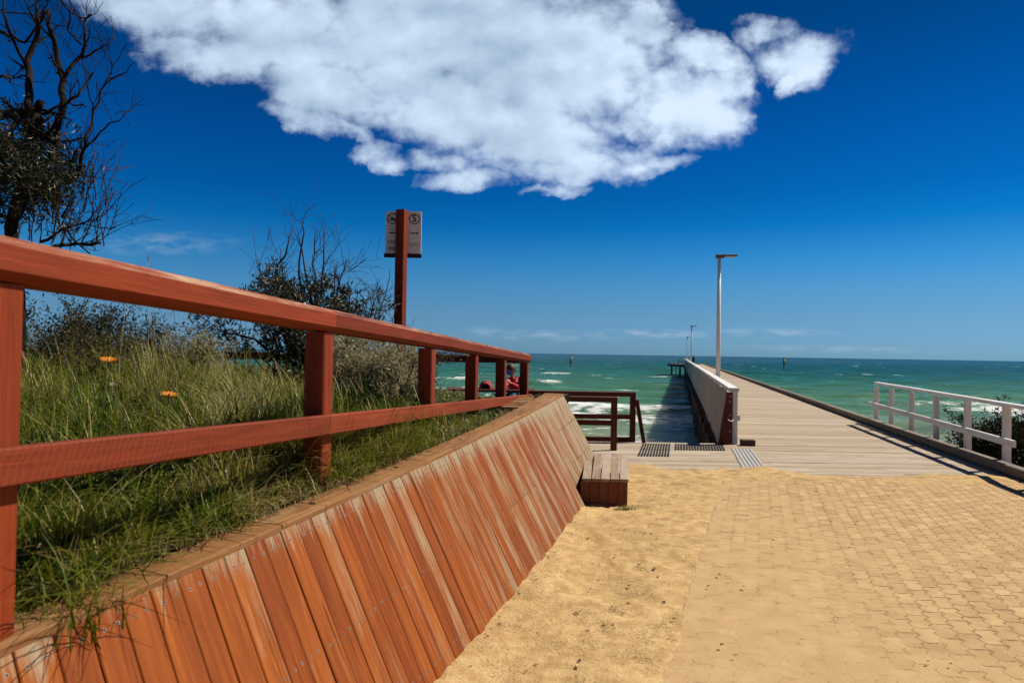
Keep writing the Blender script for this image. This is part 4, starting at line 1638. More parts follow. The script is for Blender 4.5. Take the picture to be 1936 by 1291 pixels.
def build_table_and_child():
    dt = 11.6
    zt = 1.65 - (737 - 667) / FPX * dt
    xl, xr = pt(842, 737, dt).x, pt(1012, 737, dt).x
    root = empty("picnic_table", ((xl + xr) / 2, dt, .26), "brown slatted picnic table with thin crossed legs beyond the fence", "table")
    mb = MB()
    for k in range(4):
        mb.beam((xl, dt + k * .16, zt - .02), (xr, dt + k * .16, zt - .02), .145, .04, (0, 0, 1), .005, None, (0, .2))
    mb.build("tabletop", MT['redrail'], root)
    for x in (xl + .18, xr - .25):
        for (s, e) in ((-.22, .18), (.22, -.18)):
            mb = MB()
            mb.tube([(x + s * .3, dt + .24 + s * 1.4, .26), (x + e * .3, dt + .24 + e * 1.2, zt - .04)], .022, 8)
            mb.build("leg", MT['screw'], root)
    # bench the child sits on
    ds = dt + .95
    zs = zt - .28
    root2 = empty("picnic_bench", ((xl + xr) / 2, ds, .26), "plain brown bench behind the picnic table, under the seated child", "bench")
    mb = MB()
    for k in range(2):
        mb.beam((xl, ds + k * .15, zs - .02), (xr, ds + k * .15, zs - .02), .14, .04, (0, 0, 1), .005)
    mb.build("seat", MT['redrail'], root2)
    for x in (xl + .2, xr - .2):
        mb = MB()
        mb.beam((x, ds + .07, .26), (x, ds + .07, zs - .04), .08, .22, (0, 1, 0), .005)
        mb.build("leg", MT['redrail'], root2)
    # ---- child, leaning on the table, face turned to the left
    dc = ds - .12
    head = pt(966.5, 699, dc)
    hip = Vector((head.x + .06, ds + .02, zs + .09))
    root3 = empty("person", hip, "seated child in coral red top and blue face mask at the picnic table", "person")
    chest = Vector((head.x + .045, dc + .03, head.z - .26))
    neck = Vector((head.x + .03, dc + .01, head.z - .135))
    fwd = Vector((-.75, -.62, -.22))
    sdv = Vector((.62, -.75, 0)).normalized()
    shL, shR = neck + sdv * .12 + Vector((0, 0, -.05)), neck - sdv * .12 + Vector((0, 0, -.05))
    elL = Vector((pt(978, 731, dt + .25).x, dt + .25, zt + .035))
    elR = Vector((shR.x - .08, dt + .30, zt + .035))
    haL = Vector((pt(962, 719, dt + .2).x, dt + .16, zt + .12))
    haR = Vector((haL.x - .07, dt + .2, zt + .10))
    kL = hip + Vector((-.02, -.36, .02))
    kR = hip + Vector((-.16, -.36, .02))
    fL = kL + Vector((0, -.02, -.42))
    fR = kR + Vector((0, -.02, -.42))
    fL.z = fR.z = .31
    V = [hip, hip.lerp(chest, .5), chest, neck, head + Vector((.0, 0, -.06)), shL, elL, haL, shR, elR, haR, kL, fL, kR, fR, fL + Vector((-.02, -.13, -.02)), fR + Vector((-.02, -.13, -.02))]
    E = [(0, 1), (1, 2), (2, 3), (3, 4), (2, 5), (5, 6), (6, 7), (2, 8), (8, 9), (9, 10), (0, 11), (11, 12), (0, 13), (13, 14), (12, 15), (14, 16)]
    Rr = [.10, .095, .10, .042, .05, .045, .036, .022, .045, .036, .022, .062, .036, .062, .036, .028, .028]
    hand_chain(V, E, Rr, 7, haL, Vector((-.5, -.3, .5)), Vector((.5, -.6, .3)), .8)
    hand_chain(V, E, Rr, 10, haR, Vector((-.6, -.4, .2)), Vector((.2, -.4, .9)), .8)
    body = skin_obj("body", V, E, Rr, MT['skin'], root3)
    mb = MB()
    head_shape(mb, head, fwd, .098)
    mb.build("face", MT['skin'], root3)
    mb = MB()
    hair_cap(mb, head, fwd, .100)
    mb.build("hair", MT['hair'], root3)
    fw = fwd.normalized()
    mb = MB()
    hair = head + fw * .062 + Vector((0, 0, -.040))
    head_shape(mb, head + fw * .012 + Vector((0, 0, -.030)), fwd, .094)
    # keep only the lower front of that shell as the mask
    keepf, keepu, keept, keepw, keepm, keeps = [], [], [], [], [], []
    for fi, f in enumerate(mb.f):
        c = sum((Vector(mb.v[i]) for i in f), Vector()) / 4 - head
        if c.dot(fw) > .035 and -.095 < c.z < -.012:
            keepf.append(f)
            keepu.extend(mb.uv[fi * 4:fi * 4 + 4])
            keept.append(.5); keepw.append(0); keepm.append(0); keeps.append(True)
    mb.f, mb.uv, mb.tint, mb.wear, mb.mi, mb.smooth = keepf, keepu, keept, keepw, keepm, keeps
    mb.build("face_mask", MT['mask'], root3)
    # eyes
    mb = MB()
    sd2 = fw.cross(Vector((0, 0, 1))).normalized()
    for s in (-1, 1):
        mb.disc(head + fw * .086 + sd2 * .030 * s + Vector((0, 0, .004)), fw, .007, 8, .003)
    mb.build("eyes", MT['darkcloth'], root3)
    # clothes follow the body
    V2 = [hip + Vector((0, 0, .03)), hip.lerp(chest, .5), chest, neck + Vector((0, 0, -.03)), shL, elL, elL.lerp(haL, .86), shR, elR, elR.lerp(haR, .86)]
    E2 = [(0, 1), (1, 2), (2, 3), (2, 4), (4, 5), (5, 6), (2, 7), (7, 8), (8, 9)]
    R2 = [.122, .115, .12, .055, .064, .050, .034, .064, .050, .034]
    skin_obj("top", V2, E2, R2, MT['coral'], root3)
    V3 = [hip, kL, fL + Vector((0, 0, .06)), kR, fR + Vector((0, 0, .06))]
    skin_obj("trousers", V3, [(0, 1), (1, 2), (0, 3), (3, 4)], [.118, .076, .05, .076, .05], MT['bluecloth'], root3)
    # ---- blue backpack on the table beside the child
    bx = pt(983, 726, dt + .35)
    import bmesh
    bm = bmesh.new()
    bmesh.ops.create_cube(bm, size=1)
    bmesh.ops.bevel(bm, geom=bm.edges[:], offset=.22, segments=3, affect='EDGES')
    me = bpy.data.meshes.new("backpack")
    for v in bm.verts:
        v.co = Vector((v.co.x * .16, v.co.y * .14, (v.co.z + .5) * .27))
        v.co.x *= 1 - .5 * max(0, v.co.z - .15)
    bm.to_mesh(me)
    bm.free()
    me.materials.append(MT['bluecloth'])
    o = bpy.data.objects.new("backpack", me)
    COL.objects.link(o)
    o.location = (bx.x + .045, dt + .36, zt)
    tag(o, "small dark blue backpack standing on the picnic table beside the child", "backpack")
    mb = MB()
    b0 = Vector(o.location)
    mb.tube([b0 + Vector((-.03, 0, .26)), b0 + Vector((-.02, 0, .30)), b0 + Vector((.02, 0, .30)), b0 + Vector((.03, 0, .26))], .008, 6)
    mb.build("handle", MT['bluecloth'], o)
    mb = MB()
    mb.box(b0 + Vector((-.055, -.10, .03)), b0 + Vector((.055, -.066, .13)), .5, (0, 0), 0, .012)
    mb.build("pocket", MT['bluecloth'], o)
    # ---- pink sun cap lying on the table, opening towards us
    cc = pt(919, 729, dt + .2)
    cr = empty("sun_cap", (cc.x, dt + .2, zt), "rounded pink sun cap lying on the picnic table with its dark opening towards the garden", "cap")
    c = Vector((cc.x, dt + .22, zt))
    mb = MB()
    nu, nv = 24, 8
    b = len(mb.v)
    for j in range(nv + 1):
        th = (math.pi / 2) * j / nv
        for i in range(nu + 1):
            ph = math.pi * (i / nu)
            r = .112
            # half-dome tipped on its side
            mb.v.append(tuple(c + Vector((math.cos(ph) * math.cos(th) * r * 1.05, math.sin(th) * .12 - .03, math.sin(ph) * math.cos(th) * r * 1.25 + .004))))
    for j in range(nv):
        for i in range(nu):
            q = b + j * (nu + 1) + i
            mb.face([q, q + 1, q + nu + 2, q + nu + 1], [(0, 0)] * 4, .5, 0, 0, True)
    mb.build("crown_cloth", MT['pinkcloth'], cr)
    mb = MB()
    b = len(mb.v)
    for i in range(nu + 1):
        ph = math.pi * i / nu
        for (r, y) in ((.117, -.045), (.075, -.10)):
            mb.v.append(tuple(c + Vector((math.cos(ph) * r * 1.05, y + .02, math.sin(ph) * r * 1.25 + .004))))
    for i in range(nu):
        q = b + 2 * i
        mb.face([q, q + 2, q + 3, q + 1], [(0, 0)] * 4, .5, 0, 0, True)
    mb.build("brim", MT['pinkcloth'], cr)
    mb = MB()
    mb.poly([c + Vector((math.cos(math.pi * i / 16) * .07, -.048, math.sin(math.pi * i / 16) * .075 + .004)) for i in range(17)], .5)  # flat dark sheet across the opening, painted for the shade inside
    mb.build("opening_shade", MT['darkcloth'], cr)
    # ---- folded coral cloth at the left of the table, behind the silver shrub
    p = pt(771, 741, dt - .6)
    mb = MB()
    pp = [p + Vector((-.10 + .04 * k, .02 * math.sin(k * 2), .03 * math.sin(k * 1.7))) for k in range(6)]
    mb.tube(pp, [.03, .045, .05, .04, .045, .02], 8)
    mb.tube([pp[0], pp[0] + Vector((-.02, 0, -.12)), pp[0] + Vector((.0, .02, -.25))], [.03, .04, .02], 8)
    o = mb.build("beach_towel", MT['pinkcloth'], origin=(p.x, p.y, p.z - .25))
    tag(o, "crumpled faded pink towel half hidden at the edge of the silver shrub", "towel")


build_table_and_child()


def build_walker():
    d = 100.0
    x = pt(1310.5, 676, d).x
    root = empty("person", (x, d, 0), "small distant person in dark clothes standing on the pier by the middle lamp", "person")
    b = Vector((x, d, 0))
    V = [(0, 0, .92), (0, 0, 1.15), (0, 0, 1.36), (0, 0, 1.48), (0, 0, 1.58), (-.19, 0, 1.38), (-.26, .02, 1.10), (-.24, -.08, .86), (.19, 0, 1.38), (.27, .02, 1.10), (.24, -.10, .86),
         (-.10, 0, .86), (-.11, -.03, .48), (-.11, .02, .08), (.10, 0, .86), (.12, .04, .48), (.12, -.04, .08), (-.12, -.14, .04), (.12, -.18, .04)]
    V = [b + Vector(v) for v in V]
    E = [(0, 1), (1, 2), (2, 3), (3, 4), (2, 5), (5, 6), (6, 7), (2, 8), (8, 9), (9, 10), (0, 11), (11, 12), (12, 13), (0, 14), (14, 15), (15, 16), (13, 17), (16, 18)]
    Rr = [.15, .14, .15, .055, .06, .06, .046, .033, .06, .046, .033, .09, .065, .045, .09, .065, .045, .035, .035]
    hand_chain(V, E, Rr, 7, V[7], (0, -.1, -1), (-1, 0, 0))
    hand_chain(V, E, Rr, 10, V[10], (0, -.1, -1), (1, 0, 0))
    skin_obj("body", V, E, Rr, MT['darkcloth'], root)
    mb = MB()
    head_shape(mb, b + Vector((0, 0, 1.62)), (-.2, -1, 0), .105)
    mb.build("face", MT['skin'], root)
    mb = MB()
    hair_cap(mb, b + Vector((0, 0, 1.62)), (-.2, -1, 0), .108)
    mb.build("hair", MT['hair'], root)


build_walker()


# ------------------------------------------------------------------ channel markers in the sea
def build_markers():
    def marker(px, ytop, ywater, label, dark):
        g = gp(px, ywater, SEA_Z)
        d = g.y
        top = pt(px, ytop, d).z
        H = top - SEA_Z
        root = empty("channel_marker", g, label, "marker post", "marker posts in the sea")
        mb = MB()
        mb.tube([g + Vector((0, 0, -2)), g + Vector((0, 0, H * .45))], [.17, .15], 8)
        mb.build("pile", MT['pile'], root)
        mb = MB()
        mb.tube([g + Vector((0, 0, H * .40)), g + Vector((0, 0, H * .88))], [.30, .30], 10)
        mb.build("marker_panel", MT['yellow'], root)
        mb = MB()
        c = g + Vector((0, 0, H * .88))
        mb.tube([c, c + Vector((0, 0, H * .12))], [.05, .05], 6)
        for s in (-1, 1):
            mb.beam(c + Vector((-.32 * s, 0, 0)), c + Vector((.32 * s, 0, H * .13)), .1, .12, (0, 1, 0), .01)
        mb.build("topmark", MT[dark], root)
    marker(1079, 672, 694, "pale yellow marker post in the sea left of the pier", 'yellow')
    marker(1482, 676, 699, "dark topped yellow marker post in the sea right of the pier", 'pile')


build_markers()


# ------------------------------------------------------------------ plants
def rnd_unit():
    while True:
        v = Vector((random.uniform(-1, 1), random.uniform(-1, 1), random.uniform(-1, 1)))
        if .05 < v.length < 1:
            return v.normalized()


def branch(mb, p, dirv, L, r, lvl, tips, kids=(3, 5), spread=.75, grav=.12, minr=.0016, wig=.16, sides=6, ratio=.62):
    """Recursive crooked branch; collects twig tips for leaves."""
    n = 5
    pts, rad = [Vector(p)], [r]
    d = Vector(dirv).normalized()
    for k in range(n):
        d = (d + rnd_unit() * wig + Vector((0, 0, grav * .4))).normalized()
        pts.append(pts[-1] + d * (L / n))
        rad.append(max(minr, r * (1 - .62 * (k + 1) / n)))
    mb.tube(pts, rad, max(3, sides), None, lvl == 0)
    if lvl <= 0:
        tips.extend([(pts[-1], d), (pts[3], d), (pts[2], d)])
        return
    for k in range(random.randint(*kids)):
        f = random.uniform(.25, 1.0)
        i = min(n - 1, int(f * n))
        q = pts[i].lerp(pts[i + 1], f * n - i)
        nd = (d * .8 + rnd_unit() * spread + Vector((0, 0, grav))).normalized()
        branch(mb, q, nd, L * ratio * random.uniform(.7, 1.2), max(minr, rad[i] * .6), lvl - 1, tips, kids, spread, grav, minr, wig, sides - 1, ratio)


def limb(mb, px, d, r0, r1, tips, jit=.12, kids=5, kl=.45, lvl=1):
    """A traced limb: pixel polyline at about distance d, with its side twigs."""
    pts = []
    dd = d
    for (x, y) in px:
        dd = d + random.uniform(-jit, jit)
        pts.append(pt(x, y, dd))
    # subdivide with wiggle
    q = [pts[0]]
    for a, b in zip(pts[:-1], pts[1:]):
        L = (b - a).length
        for k in range(1, 4):
            f = k / 3
            c = a.lerp(b, f)
            if k < 3:
                c = c + rnd_unit() * L * .05
            q.append(c)
    n = len(q)
    rad = [r0 + (r1 - r0) * (k / (n - 1)) for k in range(n)]
    mb.tube(q, rad, 7)
    for k in range(kids):
        i = random.randint(1, n - 2)
        t = (q[i + 1] - q[i]).normalized()
        nd = (t * .7 + rnd_unit() * .8 + Vector((0, 0, .25))).normalized()
        branch(mb, q[i], nd, kl * random.uniform(.5, 1.2), max(.003, rad[i] * .5), lvl, tips, (2, 4), .8, .12, .0018, .2, 5)
    return q


def leaves_at(mb, tips, n, Lr, wr, spread, dirbias=.6, up=.2):
    for _ in range(n):
        p, d = random.choice(tips)
        q = p + rnd_unit() * spread * random.random() - d * random.uniform(0, .08)
        ld = (d * dirbias + rnd_unit() + Vector((0, 0, up))).normalized()
        mb.leaf(q, ld, rnd_unit(), random.uniform(*Lr), random.uniform(*wr), random.random() ** 1.2)


def build_big_tree():
    d = 5.2
    base = Vector((pt(40, 700, d).x, d, float(garden_z(pt(40, 700, d).x, d))))
    root = empty("coastal_tree", base, "large half dead coastal tree with bare dark branches at the upper left", "tree")
    mb = MB()
    tips = []
    Z = lambda pts: [(x / 2.581, y / 2.581) for x, y in pts]
    # trunks out of the ground up to the limbs
    mb.tube([base + Vector((0, 0, -.2)), pt(35, 560, d), pt(20, 430, d), pt(45, 330, d), pt(70, 215, d)], [.05, .046, .042, .04, .035], 9)
    mb.tube([base + Vector((-.3, .2, -.2)), pt(-60, 520, d + .2), pt(-80, 330, d + .2), pt(-60, 230, d + .1), pt(0, 217, d)], [.07, .06, .055, .05, .045], 9)
    L = [
        (Z([(-40, 560), (80, 550), (180, 548), (200, 500)]), .050, .035),
        (Z([(150, 545), (140, 420), (130, 300), (180, 180), (190, 110), (225, 50)]), .040, .014),
        (Z([(215, 680), (265, 640), (300, 560), (310, 390), (275, 260), (245, 150), (240, 60)]), .042, .016),
        (Z([(310, 385), (400, 270), (412, 180), (418, 90), (445, 72)]), .020, .007),
        (Z([(400, 285), (450, 260), (490, 235), (530, 215), (560, 180)]), .012, .004),
        (Z([(315, 505), (380, 470), (440, 380), (455, 350)]), .016, .006),
        (Z([(370, 870), (415, 720), (455, 540), (520, 405), (590, 365), (655, 305)]), .018, .003),
        (Z([(520, 405), (545, 360), (548, 310)]), .007, .003),
        (Z([(455, 545), (430, 440), (420, 300)]), .008, .003),
        (Z([(420, 720), (470, 670), (535, 600), (590, 585), (632, 535)]), .012, .003),
        (Z([(200, 560), (270, 525), (340, 500), (420, 520)]), .016, .006),
        (Z([(0, 155), (60, 180), (120, 210), (190, 120), (240, 40)]), .018, .006),
        (Z([(20, 0), (30, 100), (80, 230), (130, 330)]), .010, .018),
        (Z([(0, 375), (70, 380), (130, 370)]), .014, .010),
        (Z([(120, 0), (150, 70), (185, 115)]), .006, .014),
        (Z([(170, -30), (185, 60), (190, 120)]), .006, .012),
        (Z([(290, 0), (340, 60), (420, 95)]), .005, .010),
        (Z([(330, -20), (340, 70), (330, 150), (400, 220)]), .006, .010),
        (Z([(60, 560), (130, 610), (215, 680), (290, 690)]), .045, .022),
        (Z([(215, 680), (300, 690), (430, 670)]), .016, .006),
        (Z([(235, 910), (310, 890), (370, 865), (385, 835)]), .022, .024),
        (Z([(150, 690), (175, 800), (215, 860), (235, 910)]), .020, .020),
        (Z([(280, 880), (330, 830), (360, 760), (380, 720)]), .014, .006),
        (Z([(385, 860), (430, 815)]), .008, .004),
        (Z([(200, 1180), (300, 1120), (400, 1090), (455, 1040), (430, 930)]), .016, .004),
        (Z([(440, 1085), (510, 1050), (552, 1008)]), .007, .003),
        (Z([(250, 1210), (340, 1195), (430, 1195), (490, 1185)]), .020, .012),
        (Z([(430, 1195), (520, 1150), (570, 1080)]), .007, .003),
        (Z([(310, 1110), (370, 1180), (440, 1240)]), .010, .006),
        (Z([(370, 1100), (410, 1030), (435, 920)]), .008, .003),
        (Z([(300, 1060), (340, 980), (370, 900)]), .010, .005),
        (Z([(30, 1150), (100, 1050), (140, 900), (170, 760)]), .024, .012),
        (Z([(0, 900), (60, 820), (110, 720), (150, 650)]), .024, .014),
    ]
    for (px, r0, r1) in L:
        limb(mb, px, d, r0 * .78, r1 * .8, tips, .16, 4, .27, 1)
    mb.build("branches", MT['bark'], root)
    # side shoots that carry the leaves, low on the left
    tw, tp = MB(), []
    for _ in range(60):
        x, y = random.uniform(-60, 110), random.uniform(300, 480)
        if x > 70 and y < 330:
            continue
        branch(tw, pt(x, y, d + random.uniform(-.5, .6)), Vector((random.uniform(-.4, .5), random.uniform(-.5, .5), 1)), random.uniform(.25, .5), .006, 1, tp, (2, 4), .9, .05)
    for _ in range(36):
        x, y = random.uniform(60, 200), random.uniform(330, 480)
        branch(tw, pt(x, y, d + random.uniform(-.4, .5)), Vector((random.uniform(-.3, .5), random.uniform(-.5, .5), 1)), random.uniform(.25, .5), .005, 1, tips, (2, 4), .9, .05)
    tw.build("twigs", MT['twig'], root)
    mb = MB()
    leaves_at(mb, tp, 7000, (.035, .07), (.010, .020), .14)
    mb.build("foliage", MT['leaf_dark'], root)


def shrub(name, label, cat, px, py, d, width, height, nstem, nleaf, leafmat_, Lr, wr, barkmat, spread=.10, lvl=2, lean=.45, bare_top=0.0, group=None, zoff=0.0, kids=(3, 5), minr=.0016, r0=.014):
    b = pt(px, py, d)
    base = Vector((b.x, d, float(garden_z(b.x, d)) if d < 10.4 and b.x < 1 else b.z))
    base.z += zoff
    root = empty(name, base, label, cat, group)
    mb, tips = MB(), []
    for k in range(nstem):
        o = Vector((random.uniform(-.3, .3) * width, random.uniform(-.3, .3) * width, -.05))
        dv = Vector((random.uniform(-lean, lean) + o.x, random.uniform(-lean, lean) + o.y, 1.0))
        branch(mb, base + o, dv, height * random.uniform(.5, .8), r0 * random.uniform(.7, 1.1), lvl, tips, kids, .8, .14, minr, .2, 6)
    mb.build("stems", barkmat, root)
    lo = MB()
    tl = [t for t in tips if t[0].z < base.z + height * (1 - bare_top)] or tips
    leaves_at(lo, tl, nleaf, Lr, wr, spread)
    lo.build("foliage", leafmat_, root)
    return root


def build_shrubs():
    build_big_tree()
    # twiggy banksia in the middle
    d = 8.0
    base = pt(575, 700, d)
    base = Vector((base.x, d, float(garden_z(base.x, d)) - .05))
    root = empty("twiggy_shrub", base, "tall dark twiggy shrub behind the middle fence post with bare shoots standing above its leaves", "shrub")
    mb, tips = MB(), []
    Lm = [[(575, 720), (572, 600), (565, 520), (575, 440), (570, 412)], [(580, 700), (590, 600), (575, 500), (562, 430)], [(580, 690), (600, 590), (612, 500), (615, 425)],
          [(570, 690), (540, 590), (520, 520), (545, 460), (552, 430)], [(560, 680), (520, 580), (500, 530), (487, 490)], [(590, 690), (620, 600), (640, 540), (656, 490)],
          [(570, 690), (530, 600), (512, 560), (505, 500)], [(590, 680), (640, 620), (660, 580), (665, 550)], [(575, 680), (600, 580), (590, 500), (596, 440)],
          [(560, 690), (480, 640), (430, 630), (400, 615)], [(600, 690), (660, 640), (700, 600), (712, 560)], [(575, 690), (555, 600), (535, 560), (530, 470)], [(585, 690), (625, 590), (633, 540), (636, 500)]]
    for px in Lm:
        limb(mb, px, d, .020, .004, tips, .22, 7, .42, 1)
    zt_ = pt(575, 535, d).z
    tl = [t for t in tips if t[0].z < zt_]
    more, mb2 = [], mb
    for _ in range(70):
        x, y = random.gauss(570, 62), random.uniform(560, 735)
        a_ = pt(x, y, d + random.uniform(-.5, .5))
        mb2.tube([base, base.lerp(a_, .55) + rnd_unit() * .05, a_], [.010, .008, .006], 5)
        branch(mb2, a_, rnd_unit() + Vector((0, 0, .7)), random.uniform(.2, .4), .006, 1, more, (2, 4), .9, .05)
    mb.build("stems", MT['twig'], root)
    lo = MB()
    leaves_at(lo, tl, 2600, (.05, .10), (.012, .022), .07)
    leaves_at(lo, more, 6500, (.05, .10), (.012, .022), .12)
    lo.build("foliage", MT['leaf_mix'], root)
    # silver shrubs
    shrub("silver_shrub", "dense silvery grey shrub right of the middle fence post, under the top rail", "shrub", 705, 745, 6.6, .85, .80, 17, 17000, MT['leaf_silver'], (.035, .065), (.008, .014), MT['twig'], .10, 2, .5, 0, "silver grey shrubs in the garden")
    shrub("silver_shrub", "loose pale saltbush with upright sprays against the sky behind the orange flowers", "shrub", 330, 720, 6.4, .85, .66, 13, 5000, MT['leaf_silver'], (.030, .055), (.008, .014), MT['twig'], .07, 2, .28, 0, "silver grey shrubs in the garden")
    shrub("scrub_bush", "low brown olive shrub in front of the tree at the left post", "shrub", 150, 720, 5.6, 1.0, .60, 12, 3000, MT['leaf_olive'], (.025, .045), (.006, .011), MT['twig'], .09, 2, .6, 0)
    shrub("scrub_bush", "brown olive scrub bush between the tree trunk and the upper orange flower", "shrub", 190, 715, 6.8, 1.0, .85, 16, 6500, MT['leaf_olive'], (.035, .06), (.008, .014), MT['twig'], .11, 2, .6)
    shrub("scrub_bush", "olive scrub bush just left of the twiggy shrub, under the rail", "shrub", 452, 745, 7.2, .7, .34, 12, 3600, MT['leaf_olive'], (.035, .06), (.008, .014), MT['twig'], .11, 2, .6)
    # dark foliage to the left, under the rail
    shrub("leafy_shrub", "dark green shrub filling the gap between the left fence post and the tree trunk", "shrub", 85, 700, 6.6, 1.2, 1.0, 14, 7500, MT['leaf_dark'], (.035, .06), (.010, .018), MT['bark'], .12, 2, .6)
    shrub("leafy_shrub", "small dark bush at the foot of the sign post", "shrub", 765, 750, 7.8, .5, .6, 8, 3200, MT['leaf_mix'], (.04, .07), (.010, .018), MT['twig'], .10, 2, .45)
    # thin twigs beside the sign post
    d = 8.6
    b = pt(715, 640, d)
    b = Vector((b.x, d, float(garden_z(b.x, d))))
    root = empty("bare_shrub", b, "thin leafless shrub with forked twigs just left of the sign post", "shrub")
    mb, tips = MB(), []
    for px in ([(718, 690), (716, 610), (722, 575), (735, 530), (738, 508)], [(716, 620), (706, 590), (700, 560)], [(722, 580), (712, 560), (708, 545)], [(700, 690), (690, 620), (685, 560)], [(730, 690), (742, 620), (748, 575)], [(680, 690), (672, 630), (668, 590)]):
        limb(mb, px, d, .010, .003, tips, .1, 6, .28, 1)
    mb.build("stems", MT['twig'], root)
    lo = MB()
    tl = [t for t in tips if t[0].z < pt(700, 590, d).z]
    leaves_at(lo, tl or tips, 500, (.04, .08), (.010, .018), .06)
    lo.build("foliage", MT['leaf_mix'], root)
    # bush at the far right outside the white fence
    base = Vector((9.12, 12.35, -.95))
    root = empty("coastal_bush", base, "rounded dark green bush outside the white fence at the right edge", "bush")
    mb, tips = MB(), []
    for k in range(34):
        o = Vector((random.uniform(-.35, .35), random.uniform(-.35, .35), 0))
        branch(mb, base + o * .5, Vector((o.x * 1.6, o.y * 1.6, 1.0)), random.uniform(.8, 1.1), .014, 2, tips, (3, 5), .7, .1, .0018, .2, 5)
    mb.build("stems", MT['bark'], root)
    lo = MB()
    leaves_at(lo, tips, 15000, (.05, .085), (.020, .032), .10)
    for _ in range(13000):
        v = rnd_unit() * random.random() ** .35
        k = 1 + .28 * mnoise.noise(v * 3.1)
        p = base + Vector((v.x * .72 * k, v.y * .70 * k, .85 + v.z * .72 * k))
        lo.leaf(p, v + rnd_unit() * .9 + Vector((0, 0, .3)), rnd_unit(), random.uniform(.05, .085), random.uniform(.020, .032), random.random() ** 1.2)
    lo.build("foliage", MT['leaf_dark'], root)


build_shrubs()


# ------------------------------------------------------------------ grass and ground cover
def sample_bed(n, dmin=.9, dmax=10.2, smax=4.5, pw=1.0):
    out = []
    while len(out) < n:
        f = random.random()
        d = dmin + (dmax - dmin) * f ** (1.0 + pw)
        s = .17 + (min(smax, .5 + d * .75) - .17) * random.random()
        if d > 6:
            s += .10 * (d - 6) / 3.5
        x = float(np.polyval(TX, d)) - s
        # skip what lies far outside the view to the left
        if (x / d) * FPX + 968 < -160:
            continue
        out.append((x, d, s))
    return out


def build_grass():
    pts_ = sample_bed(44000, .9, 10.2, 5.5, .9)
    while len(pts_) < 58000:            # thick fringe right behind the cap
        d = random.uniform(1.0, 5.0)
        s = random.uniform(.15, .75)
        pts_.append((float(np.polyval(TX, d)) - s, d, s))
    A = np.array(pts_)
    Z = garden_z(A[:, 0], A[:, 1])
    clump = fbm(A[:, 0] * 2.6, A[:, 1] * 2.6, 3)
    dry = fbm(A[:, 0] * .9 + 50, A[:, 1] * .9, 3)
    mb = MB()
    for (x, d, s), z, c, dr in zip(pts_, Z, clump, dry):
        if 1.9 < d < 2.75 and abs((x / d) * FPX + 968 - 318) < 26:
            continue                    # a gap where the lower daisy stands
        if c < .36 and random.random() < .7:
            continue
        L = (.13 + .40 * max(0, c - .30)) * random.uniform(.6, 1.5)
        if s < .30:
            L *= .75 + s * .8
        if d > 5.5:
            L *= max(.35, 1.0 - .30 * (d - 5.5)) if s < 2.2 else 1.0
        if random.random() < .05 and d < 5.5:
            L *= 1.7
        if .7 < s and 2.2 < d < 6.5:
            L *= 1.45
        an = random.uniform(0, 2 * math.pi)
        bend = random.uniform(.15, 1.15)
        w = random.uniform(.004, .0085) * (1 + .05 * d)
        t = min(1.0, max(0, random.gauss((.27 if d < 3.0 and s < 1.2 else .40) + .9 * (dr - .45) + .22 * (d > 3.0), .25)))
        mb.blade((x, d, z - .01), (math.cos(an), math.sin(an), 0), L, w, bend, t, 4 if d < 4 else 3)
    for _ in range(1500):
        d = 1.1 + 5.0 * random.random() ** 1.4
        s = random.uniform(.20, 1.9)
        x = float(np.polyval(TX, d)) - s
        z = float(garden_z(x, d))
        an = random.uniform(0, 6.28)
        mb.blade((x, d, z - .02), (math.cos(an), math.sin(an), 0), random.uniform(.20, .44), random.uniform(.007, .012), random.uniform(.5, 1.5), random.uniform(.22, .70), 6)
    o = mb.build("grass", MT['grass'])
    o["kind"] = "stuff"
    # low spreading leaves
    pts_ = sample_bed(40000, .9, 9.5, 5.0, .9)
    A = np.array(pts_)
    Z = garden_z(A[:, 0], A[:, 1])
    dry = fbm(A[:, 0] * 1.3 + 9, A[:, 1] * 1.3, 3)
    mb = MB()
    for (x, d, s), z, dr in zip(pts_, Z, dry):
        h = random.uniform(0, .12) * min(1, s / .4) * (1.3 if d > 3 else 1)
        an = random.uniform(0, 6.283)
        dv = Vector((math.cos(an), math.sin(an), random.uniform(-.1, .9)))
        sz = random.uniform(.018, .046) * (1 + .05 * d)
        t = min(1, max(0, random.gauss(.34 + .7 * (dr - .45), .22)))
        mb.leaf((x, d, z + h - .01), dv, (random.uniform(-.5, .5), random.uniform(-.5, .5), 1), sz, sz * random.uniform(.25, .6), t)
    o = mb.build("ground_cover", MT['cover'])
    o["kind"] = "stuff"
    # straw caught along the cap
    mb = MB()
    for _ in range(900):
        d = random.choice((random.uniform(1.3, 4.2), random.uniform(1.3, 9)))
        p = wall_top(d) + Vector((-random.uniform(.10, .26), 0, .016))
        an = random.uniform(0, 6.28)
        mb.blade(p, (math.cos(an), math.sin(an), 0), random.uniform(.03, .14), .0022, random.uniform(.7, 1.6), random.random(), 3)
    o = mb.build("dry_grass", MT['straw'])
    o["kind"] = "stuff"


build_grass()


